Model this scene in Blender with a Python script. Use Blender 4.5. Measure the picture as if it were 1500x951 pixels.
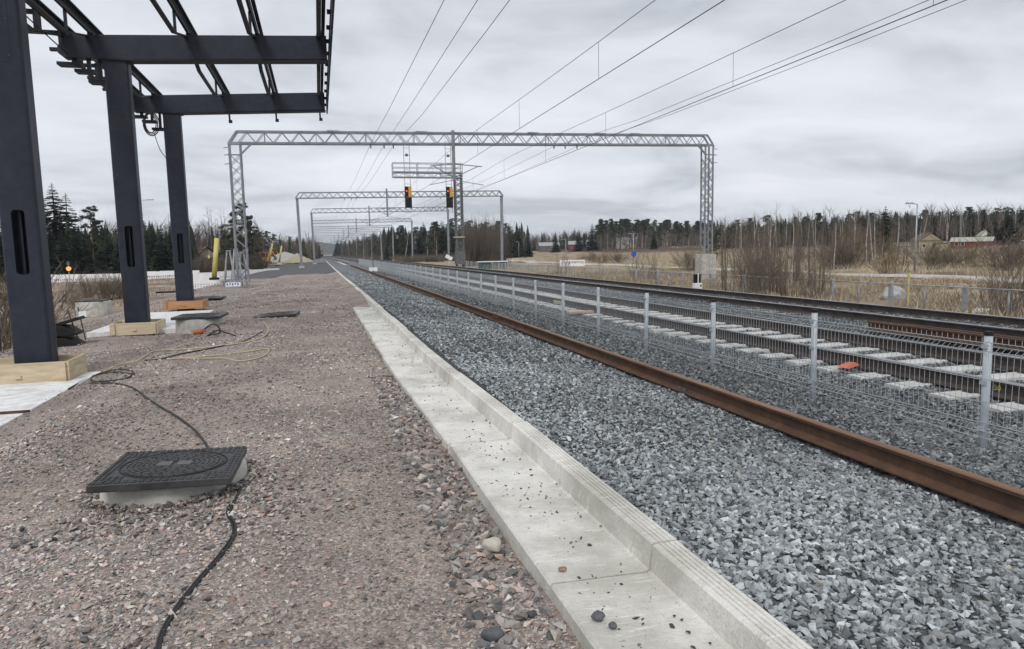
import bpy, bmesh, math, random
import numpy as np
from mathutils import Vector, Matrix
random.seed(7); RNG = np.random.default_rng(11)
for o in list(bpy.data.objects): bpy.data.objects.remove(o)
S = bpy.context.scene; C = S.collection
rad = math.radians

# ------------------------------------------------------------------ camera
CAMZ = 1.6
RM = Matrix(((0.96237482, -0.04887779, 0.26729322), (-0.27096526, -0.0990986, 0.95747443), (-0.02031085, -0.99387647, -0.10861419)))
cam = bpy.data.objects.new('camera', bpy.data.cameras.new('camera')); C.objects.link(cam)
ax, ay, az = RM @ Vector((1, 0, 0)), RM @ Vector((0, -1, 0)), RM @ Vector((0, 0, -1))
cam.matrix_world = Matrix(((ax.x, ay.x, az.x, 0), (ax.y, ay.y, az.y, 0), (ax.z, ay.z, az.z, CAMZ), (0, 0, 0, 1)))
cam.data.sensor_width = 36; cam.data.sensor_fit = 'HORIZONTAL'; cam.data.lens = 24.0
cam.data.clip_start = 0.05; cam.data.clip_end = 6000
S.camera = cam

# ------------------------------------------------------------------ sky and light (overcast)
W = bpy.data.worlds.new('World'); S.world = W; W.use_nodes = True
nt = W.node_tree; N = nt.nodes; L = nt.links
for n in list(N): N.remove(n)
SUN_EL, SUN_AZ = 48, 205
out = N.new('ShaderNodeOutputWorld'); bg = N.new('ShaderNodeBackground'); L.new(bg.outputs[0], out.inputs[0])
sky = N.new('ShaderNodeTexSky'); sky.sky_type = 'NISHITA'; sky.sun_disc = False
sky.sun_elevation = rad(SUN_EL); sky.sun_rotation = rad(SUN_AZ)
tc = N.new('ShaderNodeTexCoord'); sx = N.new('ShaderNodeSeparateXYZ'); L.new(tc.outputs['Generated'], sx.inputs[0])
def wmath(op, a, b=None, c=None):
    m = N.new('ShaderNodeMath'); m.operation = op
    for i, v in enumerate((a, b, c)):
        if v is None: continue
        if isinstance(v, (int, float)): m.inputs[i].default_value = v
        else: L.new(v, m.inputs[i])
    return m.outputs[0]
den = wmath('ADD', wmath('MAXIMUM', sx.outputs[2], 0.0), 0.16)
cxn = N.new('ShaderNodeCombineXYZ'); L.new(wmath('DIVIDE', sx.outputs[0], den), cxn.inputs[0]); L.new(wmath('DIVIDE', sx.outputs[1], den), cxn.inputs[1])
def wnoise(scale, detail, rough, dist, mapscale):
    mp = N.new('ShaderNodeMapping'); mp.inputs['Scale'].default_value = mapscale; mp.inputs['Rotation'].default_value = (0, 0, rad(-18))
    L.new(cxn.outputs[0], mp.inputs[0])
    n = N.new('ShaderNodeTexNoise'); n.inputs['Scale'].default_value = scale; n.inputs['Detail'].default_value = detail
    n.inputs['Roughness'].default_value = rough; n.inputs['Distortion'].default_value = dist; L.new(mp.outputs[0], n.inputs['Vector'])
    return n.outputs['Fac']
n1 = wnoise(0.85, 5, 0.5, 0.7, (0.9, 1.1, 1)); n2 = wnoise(2.2, 5, 0.55, 0.5, (0.9, 1.15, 1))
mixn = wmath('ADD', wmath('MULTIPLY', n1, 0.74), wmath('MULTIPLY', n2, 0.26))
cr = N.new('ShaderNodeValToRGB'); L.new(mixn, cr.inputs[0])
e = cr.color_ramp.elements
e[0].position = 0.36; e[0].color = (0.475, 0.50, 0.55, 1)
e[1].position = 0.63; e[1].color = (0.79, 0.81, 0.85, 1)
m_ = e.new(0.48); m_.color = (0.665, 0.69, 0.74, 1)
skm = N.new('ShaderNodeMix'); skm.data_type = 'RGBA'; skm.blend_type = 'MIX'; skm.inputs[0].default_value = 0.04
sks = N.new('ShaderNodeVectorMath'); sks.operation = 'SCALE'; sks.inputs['Scale'].default_value = 0.1; L.new(sky.outputs[0], sks.inputs[0])
L.new(cr.outputs[0], skm.inputs[6]); L.new(sks.outputs[0], skm.inputs[7])
L.new(skm.outputs[2], bg.inputs['Color']); bg.inputs['Strength'].default_value = 1.0
sun = bpy.data.objects.new('sun', bpy.data.lights.new('sun', 'SUN')); C.objects.link(sun)
sun.data.energy = 1.5; sun.data.angle = rad(22); sun.data.color = (1, 0.97, 0.93)
sun.rotation_euler = (rad(90 - SUN_EL), 0, rad(180 - SUN_AZ))
S.view_settings.view_transform = 'Standard'; S.view_settings.look = 'None'
S.view_settings.exposure = 0.20; S.view_settings.gamma = 1.0; S.view_settings.use_curve_mapping = False
S.cycles.max_bounces = 6; S.cycles.transparent_max_bounces = 8

# ------------------------------------------------------------------ helpers
def ray(px, py): return RM @ Vector((px - 750, py - 475.5, 1000))
def at_z(px, py, z): r = ray(px, py); k = (z - CAMZ) / r.z; return Vector((r.x * k, r.y * k, z))
def at_y(px, py, Y): r = ray(px, py); k = Y / r.y; return Vector((r.x * k, Y, CAMZ + r.z * k))
RT = np.array(RM)
def project(P):
    c = (P - np.array([0, 0, CAMZ])) @ RT
    return 750 + 1000 * c[:, 0] / c[:, 2], 475.5 + 1000 * c[:, 1] / c[:, 2], c[:, 2]
def in_view(P, m=0.25):
    u, v, w = project(P)
    return (w > 0.3) & (u > -1500 * m) & (u < 1500 * (1 + m)) & (v < 951 * (1 + m * .6))
def smooth(a, b, t):
    t = np.clip((t - a) / (b - a), 0, 1); return t * t * (3 - 2 * t)

def tag(o, label=None, cat=None, group=None, kind=None):
    if label: o['label'] = label
    if cat: o['category'] = cat
    if group: o['group'] = group
    if kind: o['kind'] = kind
    return o
def empty(name, loc, label, cat, group=None, rz=0, kind=None):
    o = bpy.data.objects.new(name, None); C.objects.link(o); o.location = loc; o.rotation_euler.z = rz
    o.empty_display_size = .2
    return tag(o, label, cat, group, kind)
def link(name, me, parent=None, loc=(0, 0, 0), rot=(0, 0, 0), scale=(1, 1, 1)):
    o = bpy.data.objects.new(name, me); C.objects.link(o)
    if parent: o.parent = parent
    o.location = loc; o.rotation_euler = rot; o.scale = scale
    return o
class MB:
    def __init__(s): s.v = []; s.f = []
    def add(s, vs, fs):
        n = len(s.v); s.v += [tuple(v) for v in vs]; s.f += [tuple(i + n for i in f) for f in fs]; return s
    def box(s, x0, x1, y0, y1, z0, z1):
        return s.add([(x, y, z) for z in (z0, z1) for y in (y0, y1) for x in (x0, x1)],
                     [(0, 2, 3, 1), (4, 5, 7, 6), (0, 1, 5, 4), (2, 6, 7, 3), (0, 4, 6, 2), (1, 3, 7, 5)])
    def cbox(s, c, d): return s.box(c[0]-d[0]/2, c[0]+d[0]/2, c[1]-d[1]/2, c[1]+d[1]/2, c[2]-d[2]/2, c[2]+d[2]/2)
    def bar(s, p, q, w, h=None, up=(0, 0, 1)):
        p, q = Vector(p), Vector(q); h = h or w; d = (q - p).normalized(); u = Vector(up)
        if abs(d.dot(u)) > .98: u = Vector((0, 1, 0))
        r = d.cross(u).normalized() * w / 2; t = r.cross(d).normalized() * h / 2
        return s.add([p-r-t, p+r-t, p+r+t, p-r+t, q-r-t, q+r-t, q+r+t, q-r+t],
                     [(0, 3, 2, 1), (4, 5, 6, 7), (0, 1, 5, 4), (1, 2, 6, 5), (2, 3, 7, 6), (3, 0, 4, 7)])
    def tube(s, pts, r, n=6, r1=None, cap=True):
        pts = [Vector(p) for p in pts]; k = len(pts); rings = []
        for i, p in enumerate(pts):
            d = (pts[min(i+1, k-1)] - pts[max(i-1, 0)]).normalized(); u = Vector((0, 0, 1))
            if abs(d.z) > .95: u = Vector((1, 0, 0))
            a = d.cross(u).normalized(); b = a.cross(d); rr = r if r1 is None else r + (r1 - r) * i / (k - 1)
            rings.append([p + a * math.cos(t * 2 * math.pi / n) * rr + b * math.sin(t * 2 * math.pi / n) * rr for t in range(n)])
        vs = [v for g in rings for v in g]; fs = []
        for i in range(k - 1):
            for t in range(n): fs.append((i*n+t, i*n+(t+1) % n, (i+1)*n+(t+1) % n, (i+1)*n+t))
        if cap: fs.append(tuple(range(n-1, -1, -1))); fs.append(tuple((k-1)*n+t for t in range(n)))
        return s.add(vs, fs)
    def cyl(s, c, r, z0, z1, n=24, r1=None):
        return s.tube([(c[0], c[1], z0), (c[0], c[1], z1)], r, n, r1)
    def prism(s, prof, y0, y1):      # profile in xz, extruded along y
        n = len(prof); vs = [(x, y0, z) for x, z in prof] + [(x, y1, z) for x, z in prof]
        return s.add(vs, [tuple(range(n)), tuple(range(2*n-1, n-1, -1))] + [(i, i+n, (i+1) % n+n, (i+1) % n) for i in range(n)])
    def mesh(s, name, mat, smooth_=False):
        me = bpy.data.meshes.new(name); me.from_pydata(s.v, [], s.f); me.validate()
        b = bmesh.new(); b.from_mesh(me); bmesh.ops.recalc_face_normals(b, faces=b.faces); b.to_mesh(me); b.free()
        if mat: me.materials.append(mat)
        if smooth_: me.polygons.foreach_set('use_smooth', [True] * len(me.polygons))
        return me
    def build(s, name, mat, parent=None, smooth_=False, bevel=0, **k):
        me = s.mesh(name, mat, smooth_); o = link(name, me, parent, **k)
        if bevel:
            m = o.modifiers.new('bevel', 'BEVEL'); m.width = bevel; m.segments = 2; m.limit_method = 'ANGLE'
        return o
def np_mesh(name, V, F, mat, col=None, smooth_=False):
    """V (n,3), F (m,k) arrays"""
    me = bpy.data.meshes.new(name); k = F.shape[1]
    me.vertices.add(len(V)); me.vertices.foreach_set('co', V.astype(np.float32).ravel())
    me.loops.add(F.size); me.loops.foreach_set('vertex_index', F.astype(np.int32).ravel())
    me.polygons.add(len(F)); me.polygons.foreach_set('loop_start', np.arange(0, F.size, k, dtype=np.int32))
    me.polygons.foreach_set('use_smooth', np.full(len(F), smooth_))
    me.update(calc_edges=True)
    if col is not None:
        a = me.color_attributes.new('Col', 'FLOAT_COLOR', 'POINT')
        a.data.foreach_set('color', np.concatenate([col, np.ones((len(col), 1))], 1).astype(np.float32).ravel())
    if mat: me.materials.append(mat)
    return me

# ------------------------------------------------------------------ materials
def mat(name, c, rough=.7, c2=None, scale=6, lo=.35, hi=.65, bump=0, bscale=40, metal=0, detail=5, spec=.4, stretch=(1, 1, 1), c3=None, s3=1.5, f3=.5, attr=False, coord='Object'):
    m = bpy.data.materials.new(name); m.use_nodes = True; t = m.node_tree; n = t.nodes; l = t.links
    b = n['Principled BSDF']; b.inputs['Roughness'].default_value = rough; b.inputs['Metallic'].default_value = metal
    b.inputs['Specular IOR Level'].default_value = spec
    b.inputs['Base Color'].default_value = (*c, 1)
    if not (c2 or bump or attr): return m
    geo = n.new('ShaderNodeTexCoord'); mp = n.new('ShaderNodeMapping'); mp.inputs['Scale'].default_value = stretch
    l.new(geo.outputs[coord], mp.inputs[0])
    colour = None
    if c2:
        nz = n.new('ShaderNodeTexNoise'); nz.inputs['Scale'].default_value = scale; nz.inputs['Detail'].default_value = detail
        nz.inputs['Roughness'].default_value = .65; l.new(mp.outputs[0], nz.inputs['Vector'])
        r = n.new('ShaderNodeValToRGB'); r.color_ramp.elements[0].position = lo; r.color_ramp.elements[1].position = hi
        r.color_ramp.elements[0].color = (*c, 1); r.color_ramp.elements[1].color = (*c2, 1); l.new(nz.outputs['Fac'], r.inputs[0]); colour = r.outputs[0]
    if c3:
        nz = n.new('ShaderNodeTexNoise'); nz.inputs['Scale'].default_value = s3; nz.inputs['Detail'].default_value = 4; l.new(mp.outputs[0], nz.inputs['Vector'])
        r = n.new('ShaderNodeValToRGB'); r.color_ramp.elements[0].position = .45; r.color_ramp.elements[1].position = .68
        r.color_ramp.elements[0].color = (0, 0, 0, 1); r.color_ramp.elements[1].color = (f3, f3, f3, 1); l.new(nz.outputs['Fac'], r.inputs[0])
        x = n.new('ShaderNodeMix'); x.data_type = 'RGBA'; l.new(r.outputs[0], x.inputs[0]); l.new(colour, x.inputs[6]); x.inputs[7].default_value = (*c3, 1); colour = x.outputs[2]
    if attr:
        a = n.new('ShaderNodeVertexColor'); a.layer_name = 'Col'
        if colour is None: colour = a.outputs[0]
        else:
            x = n.new('ShaderNodeMix'); x.data_type = 'RGBA'; x.blend_type = 'MULTIPLY'; x.inputs[0].default_value = 1
            l.new(a.outputs[0], x.inputs[6]); l.new(colour, x.inputs[7]); colour = x.outputs[2]
    if colour is not None: l.new(colour, b.inputs['Base Color'])
    if bump:
        nb = n.new('ShaderNodeTexNoise'); nb.inputs['Scale'].default_value = bscale; nb.inputs['Detail'].default_value = 4; l.new(mp.outputs[0], nb.inputs['Vector'])
        bp = n.new('ShaderNodeBump'); bp.inputs['Strength'].default_value = bump; bp.inputs['Distance'].default_value = .02
        l.new(nb.outputs['Fac'], bp.inputs['Height']); l.new(bp.outputs[0], b.inputs['Normal'])
    return m
def emit(name, c, s):
    m = bpy.data.materials.new(name); m.use_nodes = True; b = m.node_tree.nodes['Principled BSDF']
    b.inputs['Base Color'].default_value = (*c, 1); b.inputs['Emission Color'].default_value = (*c, 1); b.inputs['Emission Strength'].default_value = s; return m
def gravel_mat(name, cols, cell, noise_cols, nscale=1.2, bump=.8, coarse=3):
    """crushed stone seen as voronoi cells of two sizes, for where no single stone is built"""
    m = bpy.data.materials.new(name); m.use_nodes = True; t = m.node_tree; n = t.nodes; l = t.links; b = n['Principled BSDF']
    b.inputs['Roughness'].default_value = .9; b.inputs['Specular IOR Level'].default_value = .2
    tcn = n.new('ShaderNodeTexCoord')
    v = n.new('ShaderNodeTexVoronoi'); v.inputs['Scale'].default_value = 1 / cell; v.inputs['Randomness'].default_value = 1; l.new(tcn.outputs['Object'], v.inputs['Vector'])
    sp = n.new('ShaderNodeSeparateColor'); l.new(v.outputs['Color'], sp.inputs[0])
    r = n.new('ShaderNodeValToRGB'); r.color_ramp.interpolation = 'CONSTANT'
    el = r.color_ramp.elements
    for i, c in enumerate(cols):
        x = el[0] if i == 0 else (el[1] if i == 1 else el.new(i / len(cols)))
        x.position = i / len(cols); x.color = (*c, 1)
    l.new(sp.outputs[0], r.inputs[0])
    nz = n.new('ShaderNodeTexNoise'); nz.inputs['Scale'].default_value = nscale; nz.inputs['Detail'].default_value = 6; nz.inputs['Roughness'].default_value = .7; l.new(tcn.outputs['Object'], nz.inputs['Vector'])
    r2 = n.new('ShaderNodeValToRGB'); r2.color_ramp.elements[0].position = .35; r2.color_ramp.elements[1].position = .68
    r2.color_ramp.elements[0].color = (*noise_cols[0], 1); r2.color_ramp.elements[1].color = (*noise_cols[1], 1); l.new(nz.outputs['Fac'], r2.inputs[0])
    x = n.new('ShaderNodeMix'); x.data_type = 'RGBA'; x.blend_type = 'MULTIPLY'; x.inputs[0].default_value = 1
    l.new(r.outputs[0], x.inputs[6]); l.new(r2.outputs[0], x.inputs[7]); l.new(x.outputs[2], b.inputs['Base Color'])
    bp = n.new('ShaderNodeBump'); bp.inputs['Strength'].default_value = bump; bp.inputs['Distance'].default_value = cell * .8; bp.invert = True
    l.new(v.outputs['Distance'], bp.inputs['Height']); l.new(bp.outputs[0], b.inputs['Normal'])
    return m

M = {}
M['navy'] = mat('navy_painted_steel', (.012, .016, .028), .45, (.024, .029, .044), 2.2, .3, .75, c3=(.05, .054, .06), s3=7, f3=.18, spec=.33, bump=.05, bscale=60)
M['navy2'] = mat('dark_primed_steel', (.010, .012, .018), .55, (.018, .020, .028), 5, spec=.25)
M['void'] = mat('dark_recess', (.004, .004, .006), .6)
M['galv'] = mat('galvanised_steel', (.27, .29, .31), .5, (.42, .44, .46), 4, spec=.5, metal=.25)
M['portal'] = mat('portal_steel', (.17, .185, .205), .55, (.27, .285, .30), 2, spec=.4, metal=.1)
M['galvfence'] = mat('galvanised_fence', (.36, .40, .43), .5, (.50, .54, .57), 5, spec=.5, metal=.15)
M['wire'] = mat('galvanised_wire', (.36, .385, .40), .5, metal=.1)
M['oldsteel'] = mat('weathered_steel', (.075, .078, .082), .6, (.15, .15, .15), 6)
M['cable'] = mat('overhead_wire', (.035, .035, .04), .5)
M['concrete'] = mat('kerb_concrete', (.58, .565, .52), .85, (.76, .745, .70), 3.5, .3, .7, bump=.35, bscale=70, c3=(.33, .32, .28), s3=1.4, f3=.55)
def kerb_concrete():
    m = M['concrete']; t = m.node_tree; n = t.nodes; l = t.links; b = n['Principled BSDF']; src = b.inputs['Base Color'].links[0].from_socket; tcn = n.new('ShaderNodeTexCoord')
    def layer(src, scale, lo, hi, colour, amt, stretch=(1, 1, 1), detail=6):
        mp = n.new('ShaderNodeMapping'); mp.inputs['Scale'].default_value = stretch; l.new(tcn.outputs['Object'], mp.inputs[0]); nz = n.new('ShaderNodeTexNoise'); nz.inputs['Scale'].default_value = scale; nz.inputs['Detail'].default_value = detail; nz.inputs['Roughness'].default_value = .7; l.new(mp.outputs[0], nz.inputs['Vector'])
        r = n.new('ShaderNodeValToRGB'); r.color_ramp.elements[0].position = lo; r.color_ramp.elements[1].position = hi; r.color_ramp.elements[0].color = (0, 0, 0, 1); r.color_ramp.elements[1].color = (amt, amt, amt, 1); l.new(nz.outputs['Fac'], r.inputs[0])
        x = n.new('ShaderNodeMix'); x.data_type = 'RGBA'; l.new(r.outputs[0], x.inputs[0]); l.new(src, x.inputs[6]); x.inputs[7].default_value = (*colour, 1); return x.outputs[2]
    c = layer(src, 38, .56, .70, (.30, .28, .23), .6); c = layer(c, 1.1, .48, .62, (.36, .345, .29), .55); c = layer(c, 150, .63, .70, (.22, .21, .19), .6, detail=2); c = layer(c, 4.5, .56, .75, (.40, .38, .31), .6, (1, 3.5, 1)); c = layer(c, 9, .58, .66, (.82, .82, .80), .5, (.5, 4, 1)); l.new(c, b.inputs['Base Color'])
kerb_concrete()
M['concrete2'] = mat('ring_concrete', (.34, .325, .29), .85, (.52, .51, .47), 5, bump=.3, bscale=50, c3=(.3, .29, .26), s3=3, f3=.4)
M['slab'] = mat('white_slab', (.62, .62, .61), .85, (.78, .78, .77), 6, .3, .6, bump=.2, c3=(.36, .34, .32), s3=5, f3=.5)
M['rust'] = mat('rust', (.066, .037, .024), .85, (.125, .066, .038), 9, .3, .7, bump=.25, bscale=90, c3=(.055, .030, .022), s3=3, f3=.6)
M['rusty_top'] = mat('rust_head', (.15, .088, .055), .7, (.23, .14, .088), 6, bump=.15, bscale=70, stretch=(1, .15, 1))
M['rail'] = mat('dark_rail', (.038, .032, .030), .7, (.075, .060, .052), 5, bump=.1)
M['railtop'] = mat('worn_rail_head', (.20, .20, .21), .38, (.34, .34, .35), 4, metal=.5)
M['sleeper'] = mat('concrete_sleeper', (.40, .40, .385), .85, (.58, .58, .565), 5, .3, .7, bump=.2)
M['oldsleeper'] = mat('old_sleeper', (.25, .24, .23), .9, (.36, .35, .33), 4)
M['ply'] = mat('formwork_plywood', (.49, .40, .27), .75, (.60, .51, .37), 3, .35, .65, stretch=(1, 1, 5), bump=.06, c3=(.36, .26, .15), s3=2.2, f3=.6)
M['pine'] = mat('formwork_pine', (.52, .43, .29), .75, (.63, .54, .39), 3, stretch=(.6, 5, 5), bump=.06)
M['orangeply'] = mat('orange_plywood', (.40, .19, .085), .75, (.52, .30, .15), 4, stretch=(.6, 5, 5))
M['black'] = mat('black_plastic', (.009, .009, .010), .55, (.015, .015, .016), 12, spec=.25, bump=.1, bscale=120)
M['iron'] = mat('black_composite_cover', (.026, .026, .027), .46, (.055, .055, .056), 6, bump=.12, bscale=150)
M['ironworn'] = mat('worn_cover_plate', (.085, .085, .083), .6, (.12, .12, .118), 30)
M['rubber'] = mat('cable_sheath', (.018, .018, .019), .55)
M['yellowcable'] = mat('yellow_cable', (.46, .405, .27), .7)
M['yellow'] = mat('yellow_pipe', (.52, .46, .13), .6, (.60, .54, .19), 3)
M['white'] = mat('white_plastic', (.72, .72, .72), .6, (.82, .82, .82), 2)
M['paper'] = mat('white_paper', (.8, .8, .8), .8)
M['orange'] = mat('orange_plastic', (.52, .115, .05), .7, (.46, .19, .11), 14)
M['signalyellow'] = mat('amber_panel', (.55, .32, .04), .6)
M['red_lamp'] = emit('red_lamp', (1, .05, .03), 1.6)
M['amber_lamp'] = emit('amber_lamp', (1, .33, .07), .9)
M['boulder'] = mat('boulder', (.30, .295, .285), .9, (.52, .51, .49), 2.5, bump=.8, bscale=6, c3=(.18, .17, .16), s3=3, f3=.7)
M['cobble'] = mat('pale_cobble', (.42, .39, .33), .8, (.52, .49, .43), 20)
M['darkstone'] = mat('dark_stone', (.07, .075, .085), .8, (.12, .125, .135), 20)
M['redstone'] = mat('reddish_stone', (.22, .12, .09), .85, (.30, .20, .16), 20)
M['bark'] = mat('conifer_bark', (.10, .075, .055), .95, (.16, .12, .09), 3)
M['pinebark'] = mat('pine_bark', (.17, .10, .065), .95, (.24, .15, .09), 2)
M['birchbark'] = mat('birch_bark', (.36, .33, .31), .9, (.55, .53, .50), 2.5, c3=(.06, .055, .05), s3=4, f3=.6)
M['twig'] = mat('twigs', (.095, .080, .066), .9, (.14, .118, .098), 2)
M['redtwig'] = mat('reddish_twigs', (.105, .082, .068), .9, (.145, .115, .098), 2)
M['bushtwig'] = mat('bush_twigs', (.115, .094, .072), .9, (.175, .142, .105), 2)
M['orangetwig'] = mat('ochre_twigs', (.16, .115, .062), .9, (.21, .155, .085), 2)
M['spruce'] = mat('spruce_needles', (.018, .028, .018), .8, (.038, .052, .032), 1.5, spec=.2)
M['pineneedle'] = mat('pine_needles', (.028, .042, .026), .8, (.055, .070, .042), 1.5, spec=.2)
M['straw'] = mat('straw_blades', (.36, .30, .215), .9, (.52, .45, .335), 1.0, spec=.1)
M['drygrass'] = mat('dry_grass_blades', (.20, .15, .095), .9, (.30, .235, .15), 1.0, spec=.1)
M['wallwhite'] = mat('white_boards', (.62, .61, .58), .8, (.70, .69, .66), 2)
M['wallyellow'] = mat('yellow_boards', (.30, .26, .15), .8, (.36, .31, .19), 2)
M['wallbeige'] = mat('beige_boards', (.48, .40, .27), .8, (.55, .47, .34), 2)
M['wallred'] = mat('red_boards', (.17, .035, .035), .8, (.22, .05, .045), 2)
M['walldark'] = mat('dark_boards', (.10, .09, .085), .8, (.15, .14, .13), 2)
M['roofdark'] = mat('dark_roof', (.10, .07, .065), .8, (.14, .10, .09), 2)
M['roofgrey'] = mat('grey_roof', (.28, .28, .28), .8, (.36, .36, .35), 2)
M['roofpale'] = mat('pale_mossy_roof', (.32, .33, .26), .8, (.42, .42, .36), 2)
M['glass'] = mat('window_glass', (.02, .025, .03), .1, spec=.6)
M['teal'] = mat('blue_green_boards', (.045, .10, .13), .8, (.09, .15, .17), 3)
M['graffiti'] = mat('yellow_paint', (.50, .44, .10), .7)
M['bluesign'] = mat('blue_sign', (.03, .09, .42), .5)
M['machine'] = mat('orange_machine_paint', (.60, .24, .03), .5, (.66, .30, .06), 4)

# ground materials
M['pink'] = gravel_mat('pink_crushed_gravel', [(.31, .27, .252), (.44, .372, .342), (.37, .318, .292), (.24, .225, .22), (.48, .44, .40), (.39, .32, .28), (.33, .31, .295), (.56, .52, .48)], .013, ((.52, .495, .475), (.98, .925, .885)), .8, .7)
M['darkgravel'] = gravel_mat('dark_crushed_gravel', [(.085, .085, .09), (.13, .13, .135), (.105, .105, .11), (.16, .16, .165)], .03, ((.75, .75, .75), (1, 1, 1)), .5, .6)
M['ballastbed'] = gravel_mat('ballast_bed', [(.12, .13, .137), (.20, .212, .22), (.26, .272, .28), (.165, .175, .182), (.31, .32, .325)], .05, ((.72, .72, .72), (1, 1, 1)), .8, 1.0)
M['ballastshade'] = gravel_mat('ballast_bed_painted_shade', [(.055, .06, .065), (.09, .095, .10), (.12, .125, .13), (.07, .075, .08)], .04, ((.75, .75, .75), (1, 1, 1)), .8, 1.0)  # bed colour darkened to stand for shade in the crevices between stones
M['stone'] = mat('crushed_stone', (.82, .82, .82), .85, (1.15, 1.15, 1.15), 45, attr=True, spec=.25)
M['field'] = mat('dry_field', (.25, .195, .13), .95, (.45, .37, .26), .35, .35, .65, bump=.6, bscale=3, c3=(.15, .112, .075), s3=.16, f3=.95, detail=9, spec=.1)
M['brownearth'] = mat('brown_ploughed_field', (.085, .062, .045), .95, (.13, .098, .07), 1, bump=.5, bscale=2, spec=.1)
M['road'] = mat('gravel_road', (.40, .37, .34), .9, (.48, .45, .42), 3)
M['farwood'] = mat('far_wood', (.04, .055, .045), .9, (.075, .07, .06), .2)

# ------------------------------------------------------------------ ground heights
def und(x, y, a=.012): return a * (np.sin(2.1 * x + .7 * y) + np.sin(1.3 * y - 1.7 * x + 1.1) + .6 * np.sin(4.3 * x + 3.1 * y + 2) + .5 * np.sin(6.7 * y - 5.3 * x))
def h_platform(x, y):
    x, y = np.asarray(x, float), np.asarray(y, float)
    z = und(x, y) - .025 * smooth(.2, .9, x) * smooth(21, 19, y) + .15 * smooth(.5, 1.4, x) * smooth(20, 24, y)
    z = z - .33 * smooth(-2.3, -3.6, x) * smooth(27, 20, y) - .25 * smooth(-2.5, -3.7, x) * smooth(20, 27, y) - .62 * smooth(-5.8, -9.5, x)
    return z
def h_ballast(x, y):
    x, y = np.asarray(x, float), np.asarray(y, float)
    z = np.interp(x, [1.3, 1.65, 2.2, 3.2, 3.78, 4.0, 4.15, 4.5, 4.9, 5.4, 6.1, 9.0, 9.6, 10.2, 13.2, 13.9, 15.4, 17],
                  [.09, .09, .05, -.03, -.125, -.135, .01, .015, -.03, -.12, -.085, -.085, -.03, .0, .0, -.06, -.62, -.75])
    kx = np.interp(y, [0, 5, 9, 30, 45, 75, 160], [1.63, 1.61, 1.53, 1.53, 1.46, 1.43, 1.38])
    return z + und(x * 1.3, y * 1.1 + 5, .008) - .4 * (x < kx - .03)
def curve_x(y): return -5e-5 * np.maximum(np.asarray(y, float) - 120, 0) ** 2
def h_ground(x, y):
    x, y = np.asarray(x, float), np.asarray(y, float)
    right = -.72 + .5 * np.sin(x * .11) * smooth(24, 30, x) * .25 + 2.1 * smooth(45, 150, x) + 2.2 * smooth(150, 330, x) + .9 * smooth(230, 420, y) * smooth(20, 60, x)
    left = -.86 - .2 * smooth(-10, -25, x)
    mid = -.95
    z = np.where(x > 14, right, np.where(x < -8, left, mid))
    z = z + und(x * .3, y * .3, .05) * (smooth(15, 18, x) + smooth(-8.5, -11, x))
    return z
def sheet(name, xs, ys, hf, mt, kind='structure', label=None, cat=None):
    X, Y = np.meshgrid(np.array(xs, float), np.array(ys, float)); Z = hf(X, Y)
    V = np.stack([X.ravel(), Y.ravel(), Z.ravel()], 1); nx, ny = len(xs), len(ys)
    i = np.arange(nx * ny).reshape(ny, nx)
    F = np.stack([i[:-1, :-1].ravel(), i[:-1, 1:].ravel(), i[1:, 1:].ravel(), i[1:, :-1].ravel()], 1)
    o = link(name, np_mesh(name, V, F, mt, smooth_=True)); o['kind'] = kind
    return tag(o, label, cat)
def steps(*spans):
    r = []
    for a, b, s in spans: r += list(np.arange(a, b, s))
    return r + [spans[-1][1]]
sheet('ground', steps((-2600, -300, 230), (-300, -40, 20), (-40, 14, 3), (14, 60, 1.5), (60, 340, 10), (340, 2600, 200)),
      steps((-400, -20, 40), (-20, 80, 2), (80, 500, 15), (500, 3800, 220)), h_ground, M['field'], label='dry straw coloured field and ground around the railway', cat='ground')
sheet('platform_gravel', steps((-10.5, -5, .35), (-5, 0.6, .14), (.6, 1.5, .1)), steps((-6, 1.5, .5), (1.5, 14, .14), (14, 57, .5)), h_platform, M['pink'], label='pinkish crushed gravel of the unfinished platform', cat='gravel')
sheet('platform_dark_gravel', steps((-9.5, 1.5, .5)), steps((57, 160, 2)), lambda x, y: h_platform(x, y) + .004, M['darkgravel'], label='dark grey gravel farther along the platform', cat='gravel')
def bal_far(name, x0, x1, y0, y1, mt, label):
    return sheet(name, steps((x0, x1, .5)), steps((y0, y1, 6)), lambda x, y: h_ballast(x, y), mt, label=label, cat='ballast')
sheet('ballast_bed', steps((1.4, 13.8, .1), (13.8, 17.2, .4)), steps((-6, 1, .7), (1, 22, .15)), h_ballast, M['ballastshade'], label='stony track bed beneath the near ballast stones, painted dark as crevice shade', cat='ballast')
sheet('ballast_bed_beyond', steps((1.4, 13.8, .1), (13.8, 17.2, .4)), steps((22, 120, 1.2)), h_ballast, M['ballastbed'], label='grey crushed stone track bed farther along', cat='ballast')
X = np.linspace(-1, 17, 26); Yv = np.arange(120, 1500, 20.)
XX, YY = np.meshgrid(X, Yv); V = np.stack([(XX + curve_x(YY)).ravel(), YY.ravel(), (h_ballast(np.maximum(XX, 1.4), YY) - .005).ravel()], 1)
ii = np.arange(len(X) * len(Yv)).reshape(len(Yv), len(X))
tag(link('track_bed_beyond', np_mesh('track_bed_beyond', V, np.stack([ii[:-1, :-1].ravel(), ii[:-1, 1:].ravel(), ii[1:, 1:].ravel(), ii[1:, :-1].ravel()], 1), M['ballastbed'], smooth_=True)), 'track bed running away towards the horizon', 'ballast', kind='structure')
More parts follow.
